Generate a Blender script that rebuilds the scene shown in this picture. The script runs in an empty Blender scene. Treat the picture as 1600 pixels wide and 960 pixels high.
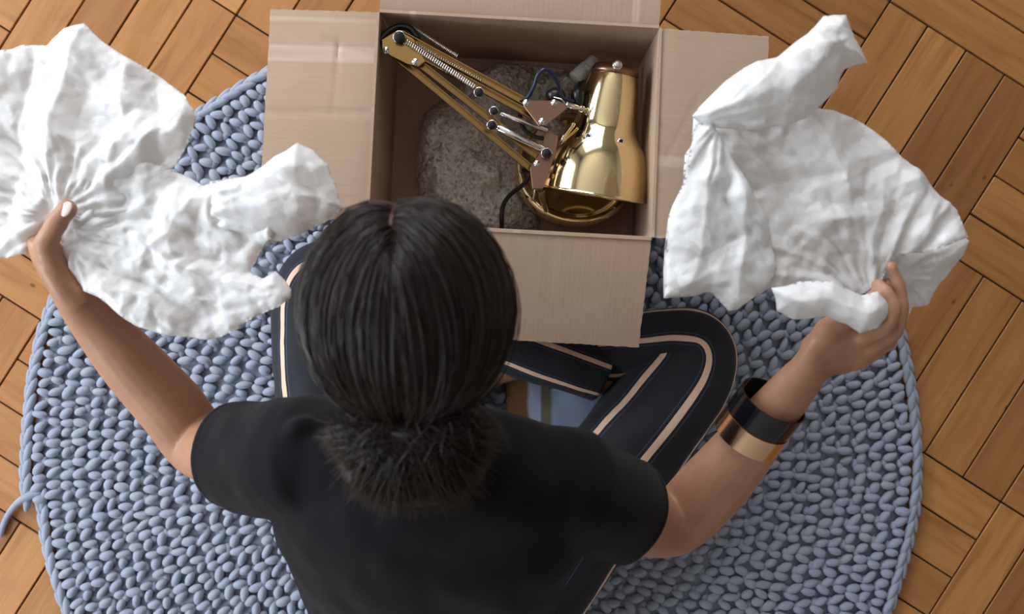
import bpy, math, random
import numpy as np
from mathutils import Vector, Matrix
PI = math.pi
random.seed(7); RNG = np.random.RandomState(11)
SC = bpy.context.scene
COL = SC.collection

# ------------------------------------------------------------------ camera
CAM_H = 1.70; FPX = 1700.0            # camera height (m); focal length in pixels of a 1600 px wide frame
cam_d = bpy.data.cameras.new('camera'); cam = bpy.data.objects.new('camera', cam_d); COL.objects.link(cam)
cam.location = (0, 0, CAM_H); cam.rotation_euler = (0, 0, 0)
cam_d.sensor_width = 36; cam_d.lens = 36 * FPX / 1600; cam_d.clip_start = 0.02
cam_d.dof.use_dof = True; cam_d.dof.focus_distance = 1.47; cam_d.dof.aperture_fstop = 4.0
SC.camera = cam
# ------------------------------------------------------------------ world, light, exposure
W = bpy.data.worlds.new('world'); SC.world = W; W.use_nodes = True
bg = W.node_tree.nodes['Background']; bg.inputs[0].default_value = (0.75, 0.87, 1, 1); bg.inputs[1].default_value = 1.5
SC.view_settings.view_transform = 'Standard'; SC.view_settings.look = 'None'
SC.view_settings.gamma = 1; SC.view_settings.use_curve_mapping = False
SC.view_settings.exposure = 0.0
def area(name, loc, rot, sx, sy, power, colr):
    l = bpy.data.lights.new(name, 'AREA'); l.shape = 'RECTANGLE'; l.size = sx; l.size_y = sy
    l.energy = power; l.color = colr
    o = bpy.data.objects.new(name, l); COL.objects.link(o); o.location = loc; o.rotation_euler = rot
    return o
ROOM = dict(x0=-2.3, x1=2.6, y0=-2.6, y1=2.6, z1=2.75)
WIN = [(-1.9, -0.35), (0.15, 1.9)]     # window openings (y range) in the left wall
for i, (a, b) in enumerate(WIN):
    area('window_daylight', (ROOM['x0'] - 0.14, (a + b) / 2, 1.32), (0, -PI / 2, 0), 1.45, b - a, 78, (0.86, 0.93, 1.0))
# a window in the far wall, beyond the top of the photograph
area('window_daylight', (-0.5, ROOM['y1'] + 0.14, 1.6), (-PI / 2, 0, 0), 1.8, 1.5, 74, (0.97, 0.98, 1.0))

# ------------------------------------------------------------------ helpers
def P(px, py, z):
    s = (CAM_H - z) / FPX
    return np.array([(px - 800) * s, (480 - py) * s, z])
def V(*a): return np.array(a, float)
def nrm(v): v = np.asarray(v, float); return v / (np.linalg.norm(v, axis=-1, keepdims=True) + 1e-12)

class MB:
    """collects vertices and faces of one mesh"""
    def __init__(s): s.v = []; s.f = []; s.uv = []; s.n = 0; s.mi = []
    def add(s, v, f, uv=None, mi=0):
        v = np.asarray(v, float).reshape(-1, 3)
        s.v.append(v); s.f += [tuple(i + s.n for i in q) for q in f]
        s.uv.append(np.zeros((len(v), 2)) if uv is None else np.asarray(uv, float)); s.n += len(v)
        s.mi += [mi] * len(f)
        return s
    def mesh(s, name, mats, smooth=True, uv=False):
        me = bpy.data.meshes.new(name)
        v = np.concatenate(s.v)
        me.from_pydata(v.tolist(), [], s.f)
        if smooth: me.polygons.foreach_set('use_smooth', [True] * len(me.polygons))
        for m in (mats if isinstance(mats, (list, tuple)) else [mats]): me.materials.append(m)
        me.polygons.foreach_set('material_index', s.mi)
        if uv:
            U = np.concatenate(s.uv); l = me.uv_layers.new(name='UVMap')
            li = np.zeros(len(me.loops), int); me.loops.foreach_get('vertex_index', li)
            l.data.foreach_set('uv', U[li].ravel())
        me.update(); return me
    def build(s, name, mats, parent=None, smooth=True, uv=False):
        return link(name, s.mesh(name, mats, smooth, uv), parent)
def link(name, me, parent=None):
    o = bpy.data.objects.new(name, me); COL.objects.link(o)
    if parent: o.parent = parent; o.matrix_parent_inverse = Matrix.Translation(-parent.location)
    return o
def fast_mesh(name, v, f, mat, smooth=True):
    """v Nx3, f Mx3 or Mx4 numpy arrays"""
    me = bpy.data.meshes.new(name); k = f.shape[1]
    me.vertices.add(len(v)); me.vertices.foreach_set('co', np.asarray(v, np.float32).ravel())
    me.loops.add(f.size); me.loops.foreach_set('vertex_index', f.astype(np.int32).ravel())
    me.polygons.add(len(f)); me.polygons.foreach_set('loop_start', np.arange(0, f.size, k, dtype=np.int32))
    me.update(calc_edges=True)
    me.polygons.foreach_set('use_smooth', [smooth] * len(f)); me.materials.append(mat)
    me.validate(); return me
def thing(name, loc, label, cat, group=None):
    o = bpy.data.objects.new(name, None); COL.objects.link(o); o.location = loc; o.empty_display_size = 0.05
    o['label'] = label; o['category'] = cat
    if group: o['group'] = group
    return o
def tag(o, label, cat, group=None):
    o['label'] = label; o['category'] = cat
    if group: o['group'] = group
    return o
def catmull(pts, n):
    """interpolate rows of pts (any columns), n samples per span"""
    p = np.asarray(pts, float); p = np.vstack([2 * p[0] - p[1], p, 2 * p[-1] - p[-2]]); out = []
    for i in range(1, len(p) - 2):
        for t in np.linspace(0, 1, n, endpoint=False):
            a, b, c, d = p[i - 1], p[i], p[i + 1], p[i + 2]
            out.append(0.5 * (2 * b + (c - a) * t + (2 * a - 5 * b + 4 * c - d) * t * t + (3 * b - a - 3 * c + d) * t ** 3))
    out.append(p[-2]); return np.array(out)
def tube(path, ra, rb=None, side=None, n=16, caps=True, twist0=0.0, sq=1.0, uvscale=None):
    """lofted tube; ra half-size along side vector, rb across. returns v, f, uv"""
    path = np.asarray(path, float); N = len(path)
    ra = np.broadcast_to(np.asarray(ra, float), (N,)).copy(); rb = ra.copy() if rb is None else np.broadcast_to(np.asarray(rb, float), (N,)).copy()
    T = nrm(np.gradient(path, axis=0))
    if side is None:
        h = V(0, 0, 1) if abs(T[0][2]) < 0.9 else V(1, 0, 0)
        S = [nrm(np.cross(T[0], h))]
        for i in range(1, N):
            s = S[-1] - T[i] * np.dot(S[-1], T[i]); S.append(nrm(s))
        S = np.array(S)
    else:
        side = np.broadcast_to(np.asarray(side, float), (N, 3)); S = nrm(side - T * np.sum(side * T, 1, keepdims=True))
    B = np.cross(T, S)
    rings = [(path[i], S[i], B[i], ra[i], rb[i]) for i in range(N)]
    if caps:
        r0 = min(ra[0], rb[0]); r1 = min(ra[-1], rb[-1])
        pre = [(path[0] - T[0] * r0 * math.sin(a), S[0], B[0], ra[0] * math.cos(a), rb[0] * math.cos(a)) for a in (1.35, 0.95, 0.5)]
        post = [(path[-1] + T[-1] * r1 * math.sin(a), S[-1], B[-1], ra[-1] * math.cos(a), rb[-1] * math.cos(a)) for a in (0.5, 0.95, 1.35)]
        rings = pre + rings + post
    ang = np.arange(n) / n * 2 * PI + twist0
    ca, sa = np.cos(ang), np.sin(ang)
    if sq != 1.0:
        ca = np.sign(ca) * np.abs(ca) ** sq; sa = np.sign(sa) * np.abs(sa) ** sq
    vs = []; uv = []; L = 0
    for k, (c, s, b, x, y) in enumerate(rings):
        if k: L += np.linalg.norm(c - rings[k - 1][0])
        vs.append(c + np.outer(ca * x, s) + np.outer(sa * y, b)); uv.append(np.stack([np.arange(n) / n, np.full(n, L)], 1))
    v = np.concatenate(vs); uv = np.concatenate(uv); f = []
    for k in range(len(rings) - 1):
        for j in range(n):
            j2 = (j + 1) % n; f.append((k * n + j, k * n + j2, (k + 1) * n + j2, (k + 1) * n + j))
    f.append(tuple(range(n))[::-1]); m = (len(rings) - 1) * n; f.append(tuple(m + j for j in range(n)))
    return v, f, uv
def ell(c, r, R=None, nu=16, nv=10):
    c = np.asarray(c, float); vs = []; f = []
    for i in range(nv + 1):
        th = PI * i / nv
        for j in range(nu):
            ph = 2 * PI * j / nu; vs.append((math.sin(th) * math.cos(ph), math.sin(th) * math.sin(ph), math.cos(th)))
    vs = np.array(vs) * np.asarray(r, float)
    if R is not None: vs = vs @ np.asarray(R, float)      # rows of R are the local axes
    for i in range(nv):
        for j in range(nu):
            j2 = (j + 1) % nu; f.append((i * nu + j, (i + 1) * nu + j, (i + 1) * nu + j2, i * nu + j2))
    return vs + c, f
def cyl(p0, p1, r, n=14, r1=None, caps=True):
    p0 = np.asarray(p0, float); p1 = np.asarray(p1, float); T = nrm(p1 - p0)
    h = V(0, 0, 1) if abs(T[2]) < 0.9 else V(1, 0, 0); S = nrm(np.cross(T, h)); B = np.cross(T, S)
    a = np.arange(n) / n * 2 * PI; r1 = r if r1 is None else r1; e = min(r, r1) * 0.12
    rs = [(p0, r - e), (p0 + T * e, r), (p1 - T * e, r1), (p1, r1 - e)]
    v = np.concatenate([c + rr * (np.outer(np.cos(a), S) + np.outer(np.sin(a), B)) for c, rr in rs]); f = []
    for k in range(3):
        for j in range(n): f.append((k * n + j, k * n + (j + 1) % n, (k + 1) * n + (j + 1) % n, (k + 1) * n + j))
    f.append(tuple(range(n))[::-1]); f.append(tuple(3 * n + j for j in range(n))); return v, f
def boxv(c, h, R=None):
    """chamfered box: centre, half sizes, rows of R = axes"""
    e = min(h) * 0.18; v = []
    for sx in (-1, 1):
        for sy in (-1, 1):
            for sz in (-1, 1):
                for k in range(3):
                    q = [sx * (h[0] - e), sy * (h[1] - e), sz * (h[2] - e)]; q[k] = (sx, sy, sz)[k] * h[k]; v.append(q)
    v = np.array(v, float)
    if R is not None: v = v @ np.asarray(R, float)
    v = v + np.asarray(c, float)
    import itertools
    idx = lambda sx, sy, sz, k: ((sx * 2 + sy) * 2 + sz) * 3 + k
    f = []
    cyc = [(0, 0), (1, 0), (1, 1), (0, 1)]
    for k in range(3):
        for s in (0, 1):
            q = []
            for a, b in cyc:
                t = [0, 0, 0]; t[k] = s; t[(k + 1) % 3] = a; t[(k + 2) % 3] = b; q.append(idx(*t, k))
            f.append(tuple(q) if s else tuple(q[::-1]))
    for k in range(3):
        i, j = (k + 1) % 3, (k + 2) % 3
        for a in (0, 1):
            for b in (0, 1):
                q = []
                for kk, s in ((i, 0), (i, 1), (j, 1), (j, 0)):
                    t = [0, 0, 0]; t[k] = s; t[i] = a; t[j] = b; q.append(idx(*t, kk))
                f.append(tuple(q))
    for sx in (0, 1):
        for sy in (0, 1):
            for sz in (0, 1): f.append((idx(sx, sy, sz, 0), idx(sx, sy, sz, 1), idx(sx, sy, sz, 2)))
    return v, f
def fix_normals(o):
    import bmesh
    bm = bmesh.new(); bm.from_mesh(o.data); bmesh.ops.recalc_face_normals(bm, faces=bm.faces); bm.to_mesh(o.data); bm.free(); return o
def bar(p0, p1, w, h, up=V(0, 0, 1)):
    p0 = np.asarray(p0, float); p1 = np.asarray(p1, float); T = nrm(p1 - p0); S = nrm(np.cross(up, T)); U = np.cross(T, S)
    return boxv((p0 + p1) / 2, (np.linalg.norm(p1 - p0) / 2, w / 2, h / 2), np.array([T, S, U]))

# value noise (numpy)
PERM = np.random.RandomState(3).rand(4096)
def hsh(ix, iy, s=0):
    return PERM[(ix * 73 + iy * 1259 + s * 311 + (ix * iy) * 17) % 4096]
def facet(x, y, s=0):
    """noise on a triangular lattice, linear inside each triangle: flat facets with creases"""
    F2 = 0.3660254; k = (x + y) * F2; xs, ys = x + k, y + k
    ix, iy = np.floor(xs).astype(int), np.floor(ys).astype(int); fx, fy = xs - ix, ys - iy
    a, b, c, d = hsh(ix, iy, s), hsh(ix + 1, iy, s), hsh(ix, iy + 1, s), hsh(ix + 1, iy + 1, s)
    return np.where(fx > fy, a + (b - a) * fx + (d - b) * fy, a + (d - c) * fx + (c - a) * fy) - 0.5
def smooth_n(x, y, s=0):
    ix, iy = np.floor(x).astype(int), np.floor(y).astype(int); fx, fy = x - ix, y - iy
    fx = fx * fx * (3 - 2 * fx); fy = fy * fy * (3 - 2 * fy)
    a, b, c, d = hsh(ix, iy, s), hsh(ix + 1, iy, s), hsh(ix, iy + 1, s), hsh(ix + 1, iy + 1, s)
    return (a + (b - a) * fx) * (1 - fy) + (c + (d - c) * fx) * fy - 0.5

# ------------------------------------------------------------------ materials
class NT:
    def __init__(s, name):
        s.m = bpy.data.materials.new(name); s.m.use_nodes = True; s.t = s.m.node_tree; s.n = s.t.nodes
        s.b = s.n['Principled BSDF']; s.out = s.n['Material Output']
    def node(s, typ, **kw):
        x = s.n.new(typ)
        for k, v in kw.items(): setattr(x, k, v)
        return x
    def ln(s, a, b): s.t.links.new(a, b)
    def noise(s, vec, scale, detail=3, rough=0.55, dist=0):
        x = s.node('ShaderNodeTexNoise'); x.inputs['Scale'].default_value = scale; x.inputs['Detail'].default_value = detail
        x.inputs['Roughness'].default_value = rough; x.inputs['Distortion'].default_value = dist
        if vec is not None: s.ln(vec, x.inputs['Vector'])
        return x.outputs['Fac']
    def ramp(s, fac, stops):
        x = s.node('ShaderNodeValToRGB'); e = x.color_ramp.elements
        while len(e) < len(stops): e.new(0.5)
        for i, (p, c) in enumerate(stops): e[i].position = p; e[i].color = (*c, 1) if len(c) == 3 else c
        s.ln(fac, x.inputs[0]); return x.outputs[0]
    def math(s, op, a, b=None, c=None):
        x = s.node('ShaderNodeMath', operation=op)
        for i, q in enumerate((a, b, c)):
            if q is None: continue
            if isinstance(q, (int, float)): x.inputs[i].default_value = q
            else: s.ln(q, x.inputs[i])
        return x.outputs[0]
    def mix(s, fac, a, b, mode='MIX'):
        x = s.node('ShaderNodeMix', data_type='RGBA', blend_type=mode)
        for sock, q in ((x.inputs[0], fac), (x.inputs[6], a), (x.inputs[7], b)):
            if isinstance(q, (int, float)): sock.default_value = q
            elif isinstance(q, tuple): sock.default_value = (*q, 1)
            else: s.ln(q, sock)
        return x.outputs[2]
    def map(s, vec, scale=(1, 1, 1), loc=(0, 0, 0), rot=(0, 0, 0)):
        x = s.node('ShaderNodeMapping'); x.inputs['Scale'].default_value = scale; x.inputs['Rotation'].default_value = rot
        if isinstance(loc, tuple): x.inputs['Location'].default_value = loc
        else: s.ln(loc, x.inputs['Location'])
        s.ln(vec, x.inputs[0]); return x.outputs[0]
    def coord(s, k='Object'): return s.node('ShaderNodeTexCoord').outputs[k]
    def bump(s, h, strength=0.3, dist=0.001, prev=None):
        x = s.node('ShaderNodeBump'); x.inputs['Strength'].default_value = strength; x.inputs['Distance'].default_value = dist
        s.ln(h, x.inputs['Height'])
        if prev is not None: s.ln(prev, x.inputs['Normal'])
        return x.outputs[0]
    def set(s, **kw):
        for k, v in kw.items():
            k = k.replace('_', ' ')
            if isinstance(v, (int, float)): s.b.inputs[k].default_value = v
            elif isinstance(v, tuple): s.b.inputs[k].default_value = (*v, 1) if len(v) == 3 and 'Color' in k or k == 'Specular Tint' else v
            else: s.ln(v, s.b.inputs[k])
        return s
def plain(name, c, rough=0.5, metal=0.0, bump=0.0, bscale=200, var=0.08):
    m = NT(name); co = m.coord(); n = m.noise(co, bscale * 0.15, 4)
    col = m.mix(n, tuple(x * (1 - var) for x in c), tuple(min(1, x * (1 + var)) for x in c))
    m.set(Base_Color=col, Roughness=rough, Metallic=metal)
    if bump: m.set(Normal=m.bump(m.noise(co, bscale, 3), bump, 0.001))
    return m.m

def wood_mat():
    m = NT('parquet_wood'); co = m.coord(); rnd = m.node('ShaderNodeObjectInfo').outputs['Random']
    off = m.node('ShaderNodeCombineXYZ'); m.ln(m.math('MULTIPLY', rnd, 37.0), off.inputs[0]); m.ln(m.math('MULTIPLY', rnd, 91.0), off.inputs[1])
    v = m.map(co, (1, 1, 1), off.outputs[0])
    vs = m.map(v, (1.4, 14, 14))
    g = m.noise(vs, 3.2, 5, 0.6, 0.9)          # broad streaks along the plank
    fine = m.noise(m.map(v, (6, 190, 50)), 3.0, 3)
    blot = m.noise(m.map(v, (6, 9, 9)), 1.6, 2)
    base = m.ramp(g, [(0.22, (0.255, 0.100, 0.024)), (0.45, (0.385, 0.168, 0.046)), (0.62, (0.44, 0.205, 0.063)), (0.8, (0.33, 0.13, 0.034))])
    tone = m.ramp(rnd, [(0, (0.66, 0.60, 0.55)), (0.35, (0.92, 0.89, 0.86)), (0.7, (1.0, 1.0, 1.0)), (1, (1.12, 1.13, 1.12))])
    c = m.mix(1.0, base, tone, 'MULTIPLY')
    c = m.mix(m.math('MULTIPLY', m.ramp(blot, [(0.55, (0, 0, 0)), (0.8, (1, 1, 1))]), 0.35), c, (0.27, 0.09, 0.022))
    c = m.mix(m.math('MULTIPLY', fine, 0.22), c, (0.20, 0.075, 0.02))
    kn = m.node('ShaderNodeTexVoronoi'); m.ln(m.map(v, (9, 14, 14)), kn.inputs['Vector']); kn.inputs['Scale'].default_value = 1.1
    c = m.mix(m.ramp(kn.outputs['Distance'], [(0.035, (0.8, 0.8, 0.8)), (0.06, (0, 0, 0))]), c, (0.07, 0.03, 0.012))
    m.set(Base_Color=c, Roughness=m.math('ADD', m.math('MULTIPLY', g, 0.18), 0.36), Specular_IOR_Level=0.45,
          Normal=m.bump(fine, 0.12, 0.0006))
    return m.m
def yarn_mat():
    m = NT('blue_grey_yarn'); co = m.coord()
    n = m.noise(co, 900, 2); n2 = m.noise(m.map(co, (1, 1, 1)), 35, 3)
    c = m.mix(n2, (0.265, 0.298, 0.378), (0.35, 0.388, 0.475)); c = m.mix(m.math('MULTIPLY', n, 0.35), c, (0.20, 0.22, 0.28))
    m.set(Base_Color=c, Roughness=0.85, Specular_IOR_Level=0.2, Sheen_Weight=0.25, Normal=m.bump(n, 0.35, 0.0012))
    return m.m
def card_mat():
    m = NT('corrugated_cardboard'); uv = m.coord('UV'); sx = m.node('ShaderNodeSeparateXYZ'); m.ln(uv, sx.inputs[0])
    fl = m.math('SINE', m.math('MULTIPLY', sx.outputs[0], 2 * PI / 0.0064))
    n = m.noise(uv, 18, 4); n2 = m.noise(m.map(uv, (260, 14, 1)), 1.0, 3); fib = m.noise(uv, 700, 2)
    c = m.mix(n, (0.385, 0.262, 0.178), (0.44, 0.312, 0.222))
    c = m.mix(m.math('MULTIPLY', m.math('POWER', m.math('MULTIPLY_ADD', fl, 0.5, 0.5), 5), 0.05), c, (0.33, 0.225, 0.15))
    c = m.mix(m.math('MULTIPLY', n2, 0.25), c, (0.60, 0.47, 0.36))
    c = m.mix(m.math('MULTIPLY', fib, 0.15), c, (0.30, 0.20, 0.13))
    st = m.ramp(m.noise(m.map(uv, (28, 0.4, 1)), 1.0, 1), [(0.60, (0, 0, 0)), (0.66, (1, 1, 1)), (0.70, (0, 0, 0))])
    c = m.mix(m.math('MULTIPLY', st, 0.30), c, (0.74, 0.63, 0.53))
    b1 = m.bump(fl, 0.045, 0.0006); m.set(Base_Color=c, Roughness=0.72, Specular_IOR_Level=0.3, Normal=m.bump(n, 0.3, 0.004, b1))
    return m.m
def skin_mat():
    m = NT('skin'); co = m.coord(); n = m.noise(co, 14, 4); f = m.noise(co, 420, 3)
    c = m.ramp(n, [(0.3, (0.315, 0.158, 0.090)), (0.55, (0.385, 0.200, 0.120)), (0.75, (0.43, 0.230, 0.142))])
    vo = m.node('ShaderNodeTexVoronoi'); m.ln(co, vo.inputs['Vector']); vo.inputs['Scale'].default_value = 620
    m.set(Base_Color=c, Roughness=0.47, Specular_IOR_Level=0.4, Subsurface_Weight=0.12, Subsurface_Scale=0.01,
          Normal=m.bump(m.math('ADD', f, vo.outputs['Distance']), 0.10, 0.0008))
    m.b.inputs['Subsurface Radius'].default_value = (1, 0.35, 0.2)
    return m.m
def facets(m, w, nrm_, scales):
    """crumple relief: every Voronoi cell tilts the normal its own way"""
    for sc, k in scales:
        vo = m.node('ShaderNodeTexVoronoi', feature='F1'); m.ln(w, vo.inputs['Vector']); vo.inputs['Scale'].default_value = sc
        a = m.node('ShaderNodeVectorMath', operation='SUBTRACT'); m.ln(vo.outputs['Color'], a.inputs[0]); a.inputs[1].default_value = (.5, .5, .5)
        b = m.node('ShaderNodeVectorMath', operation='SCALE'); m.ln(a.outputs[0], b.inputs[0]); b.inputs['Scale'].default_value = k
        c = m.node('ShaderNodeVectorMath', operation='ADD'); m.ln(b.outputs[0], c.inputs[0]); m.ln(nrm_, c.inputs[1]); nrm_ = c.outputs[0]
    d = m.node('ShaderNodeVectorMath', operation='NORMALIZE'); m.ln(nrm_, d.inputs[0]); return d.outputs[0]
def tissue_mat():
    m = NT('white_tissue'); co = m.coord(); n = m.noise(co, 60, 5, 0.6)
    nz = m.node('ShaderNodeTexNoise'); nz.inputs['Scale'].default_value = 22; m.ln(co, nz.inputs['Vector'])
    w = m.mix(0.03, co, nz.outputs['Color'], 'ADD'); geo = m.node('ShaderNodeNewGeometry').outputs['Normal']; bp = facets(m, w, geo, ((34, .15), (80, .20)))
    c = m.mix(n, (0.84, 0.845, 0.85), (0.89, 0.89, 0.89))
    m.set(Base_Color=c, Roughness=0.38, Specular_IOR_Level=0.4, Normal=bp)
    tr = m.node('ShaderNodeBsdfTranslucent'); tr.inputs[0].default_value = (0.93, 0.93, 0.92, 1); m.ln(bp, tr.inputs['Normal'])
    mx = m.node('ShaderNodeMixShader'); mx.inputs[0].default_value = 0.32
    m.ln(m.b.outputs[0], mx.inputs[1]); m.ln(tr.outputs[0], mx.inputs[2]); m.ln(mx.outputs[0], m.out.inputs[0])
    return m.m
def knit_mat(name, c, fuzz=0.3):
    m = NT(name); co = m.coord(); n = m.noise(co, 260, 3); n2 = m.noise(co, 1500, 2)
    wv = m.node('ShaderNodeTexWave', wave_type='BANDS', bands_direction='Y'); m.ln(co, wv.inputs['Vector']); wv.inputs['Scale'].default_value = 170
    col = m.mix(n, tuple(x * 0.8 for x in c), tuple(x * 1.3 for x in c))
    m.set(Base_Color=col, Roughness=0.85, Specular_IOR_Level=0.09, Sheen_Weight=fuzz, Sheen_Roughness=0.5,
          Normal=m.bump(m.math('ADD', n2, wv.outputs['Fac']), 0.18, 0.0007))
    return m.m
def trouser_mat():
    # stripes woven along the leg: UV.x = turns around the leg
    m = NT('striped_trouser_cloth'); uv = m.coord('UV'); sx = m.node('ShaderNodeSeparateXYZ'); m.ln(uv, sx.inputs[0])
    ph = m.math('FRACT', sx.outputs[0]); d = m.math('ABSOLUTE', m.math('SUBTRACT', ph, 0.5))
    beige = m.math('LESS_THAN', d, 0.070)
    line = m.math('LESS_THAN', m.math('ABSOLUTE', m.math('SUBTRACT', d, 0.140)), 0.0075)
    n = m.noise(m.coord(), 900, 2)
    c = m.mix(n, (0.010, 0.011, 0.016), (0.022, 0.023, 0.030))
    c = m.mix(line, c, (0.045, 0.075, 0.13)); c = m.mix(beige, c, (0.72, 0.50, 0.37))
    m.set(Base_Color=c, Roughness=0.75, Specular_IOR_Level=0.25, Sheen_Weight=0.05, Normal=m.bump(n, 0.15, 0.0005))
    return m.m
def hair_mat():
    m = NT('dark_brown_hair'); co = m.coord(); n = m.noise(co, 30, 3)
    c = m.mix(n, (0.009, 0.007, 0.007), (0.028, 0.016, 0.012))
    m.set(Base_Color=c, Roughness=0.42, Specular_IOR_Level=0.34)
    return m.m
def gold_mat(name='polished_brass', c=(0.84, 0.69, 0.40), r=0.07):
    m = NT(name); co = m.coord(); n = m.noise(co, 40, 3)
    m.set(Base_Color=c, Metallic=1.0, Roughness=m.math('MULTIPLY_ADD', n, 0.05, r), Normal=m.bump(m.noise(co, 6, 2), 0.05, 0.002))
    return m.m
def bubble_mat():
    m = NT('bubble_wrap_film'); co = m.coord(); n = m.noise(co, 90, 4, 0.6, 0.6); vo = m.node('ShaderNodeTexVoronoi'); m.ln(co, vo.inputs['Vector']); vo.inputs['Scale'].default_value = 110
    bp = facets(m, co, m.node('ShaderNodeNewGeometry').outputs['Normal'], ((90, .4), (230, 1.0), (430, .8)))
    c = m.mix(n, (0.86, 0.83, 0.77), (0.95, 0.93, 0.88))
    m.set(Base_Color=c, Roughness=0.16, Specular_IOR_Level=1.0, Coat_Weight=1.0, Coat_Roughness=0.12, Coat_Normal=bp, Normal=bp)
    tr = m.node('ShaderNodeBsdfTranslucent'); tr.inputs[0].default_value = (0.92, 0.90, 0.84, 1); m.ln(bp, tr.inputs['Normal'])
    mx = m.node('ShaderNodeMixShader'); mx.inputs[0].default_value = 0.38; m.ln(m.b.outputs[0], mx.inputs[1]); m.ln(tr.outputs[0], mx.inputs[2])
    tp = m.node('ShaderNodeBsdfTransparent'); m2 = m.node('ShaderNodeMixShader'); m2.inputs[0].default_value = 0.22
    m.ln(mx.outputs[0], m2.inputs[1]); m.ln(tp.outputs[0], m2.inputs[2]); m.ln(m2.outputs[0], m.out.inputs[0])
    return m.m
M = dict(wood=wood_mat(), yarn=yarn_mat(), card=card_mat(), skin=skin_mat(), tissue=tissue_mat(),
         shirt=knit_mat('black_knit', (0.005, 0.005, 0.0065), 0.05), trouser=trouser_mat(), hair=hair_mat(),
         gold=gold_mat(), gold_dark=gold_mat('satin_brass', (0.42, 0.27, 0.10), 0.18), bronze=gold_mat('brown_bronze', (0.30, 0.18, 0.12), 0.32),
         rose=gold_mat('rose_gold', (0.80, 0.55, 0.33), 0.16), chrome=gold_mat('chrome', (0.75, 0.75, 0.74), 0.14),
         black=plain('black_plastic', (0.012, 0.012, 0.014), 0.32), gloss=plain('glossy_black_enamel', (0.006, 0.007, 0.010), 0.06),
         navy=plain('navy_cable_sheath', (0.012, 0.018, 0.055), 0.28), bubble=bubble_mat(),
         joint=plain('dark_joint_filler', (0.045, 0.035, 0.028), 0.9), wall=plain('white_wall_paint', (0.34, 0.325, 0.30), 0.85, var=0.02, bump=0.05, bscale=60),
         ceil=plain('white_ceiling_paint', (0.44, 0.425, 0.40), 0.9, var=0.02), frame=plain('white_window_paint', (0.8, 0.8, 0.79), 0.4, var=0.02),
         nail=plain('pale_nail_polish', (0.80, 0.60, 0.55), 0.18), clear=plain('milky_plastic', (0.42, 0.41, 0.39), 0.3),
         eye=plain('eye_white', (0.75, 0.73, 0.7), 0.15), iris=plain('dark_iris', (0.03, 0.015, 0.01), 0.1), sock=plain('grey_sock', (0.05, 0.05, 0.06), 0.9))

# ------------------------------------------------------------------ the room
R_ = ROOM
def struct(name, mb, mat, parent=None, smooth=False):
    o = mb.build(name, mat, parent, smooth)
    if parent is None: o['kind'] = 'structure'
    return o
def bx(mb, x0, x1, y0, y1, z0, z1): mb.add(*boxv(((x0 + x1) / 2, (y0 + y1) / 2, (z0 + z1) / 2), ((x1 - x0) / 2, (y1 - y0) / 2, (z1 - z0) / 2)))
m = MB(); bx(m, R_['x0'], R_['x1'], R_['y0'], R_['y1'], -0.10, -0.0055); floor = struct('floor', m, M['joint'])
m = MB(); bx(m, R_['x0'], R_['x1'], R_['y0'], R_['y1'], R_['z1'], R_['z1'] + 0.1); struct('ceiling', m, M['ceil'])
m = MB(); bx(m, R_['x1'], R_['x1'] + 0.1, R_['y0'], R_['y1'], -0.1, R_['z1'] + 0.1); struct('wall_right', m, M['wall'])
m = MB(); bx(m, R_['x0'] - 0.12, R_['x1'] + 0.1, R_['y0'] - 0.1, R_['y0'], -0.1, R_['z1'] + 0.1); struct('wall_near', m, M['wall'])
m = MB(); y0, y1 = R_['y1'], R_['y1'] + 0.12
bx(m, R_['x0'] - 0.12, -1.42, y0, y1, -0.1, R_['z1'] + 0.1); bx(m, 0.42, R_['x1'] + 0.1, y0, y1, -0.1, R_['z1'] + 0.1)
bx(m, -1.42, 0.42, y0, y1, -0.1, 0.8); bx(m, -1.42, 0.42, y0, y1, 2.4, R_['z1'] + 0.1); struct('wall_far', m, M['wall'])
m = MB(); x0, x1 = R_['x0'] - 0.12, R_['x0']; yy = [R_['y0'], WIN[0][0], WIN[0][1], WIN[1][0], WIN[1][1], R_['y1']]
for a, b in ((0, 1), (2, 3), (4, 5)): bx(m, x0, x1, yy[a], yy[b], -0.1, R_['z1'] + 0.1)
for a, b in WIN: bx(m, x0, x1, a, b, -0.1, 0.60); bx(m, x0, x1, a, b, 2.05, R_['z1'] + 0.1)
struct('wall_left', m, M['wall'])
def window(name, along, a, b, z0, z1, w0):
    m = MB(); t = 0.05; mid = (a + b) / 2
    def q(u0, u1, za, zb):
        if along == 'y': bx(m, w0 - 0.05, w0 - 0.005, u0, u1, za, zb)
        else: bx(m, u0, u1, w0 + 0.005, w0 + 0.05, za, zb)
    q(a, a + t, z0, z1); q(b - t, b, z0, z1); q(a, b, z0, z0 + t); q(a, b, z1 - t, z1); q(mid - 0.03, mid + 0.03, z0, z1); q(a, b, (z0 * .4 + z1 * .6) - 0.02, (z0 * .4 + z1 * .6) + 0.02)
    struct(name, m, M['frame'])
window('window_1', 'y', *WIN[0], 0.60, 2.05, R_['x0']); window('window_2', 'y', *WIN[1], 0.60, 2.05, R_['x0'])
window('window_3', 'x', -1.42, 0.42, 0.8, 2.4, R_['y1'])
for nm, q in (('baseboard_left', (R_['x0'], R_['x0'] + 0.015, R_['y0'], R_['y1'])), ('baseboard_right', (R_['x1'] - 0.015, R_['x1'], R_['y0'], R_['y1'])),
              ('baseboard_far', (R_['x0'], R_['x1'], R_['y1'] - 0.015, R_['y1'])), ('baseboard_near', (R_['x0'], R_['x1'], R_['y0'], R_['y0'] + 0.015))):
    m = MB(); bx(m, *q, 0, 0.09); struct(nm, m, M['frame'])
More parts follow.
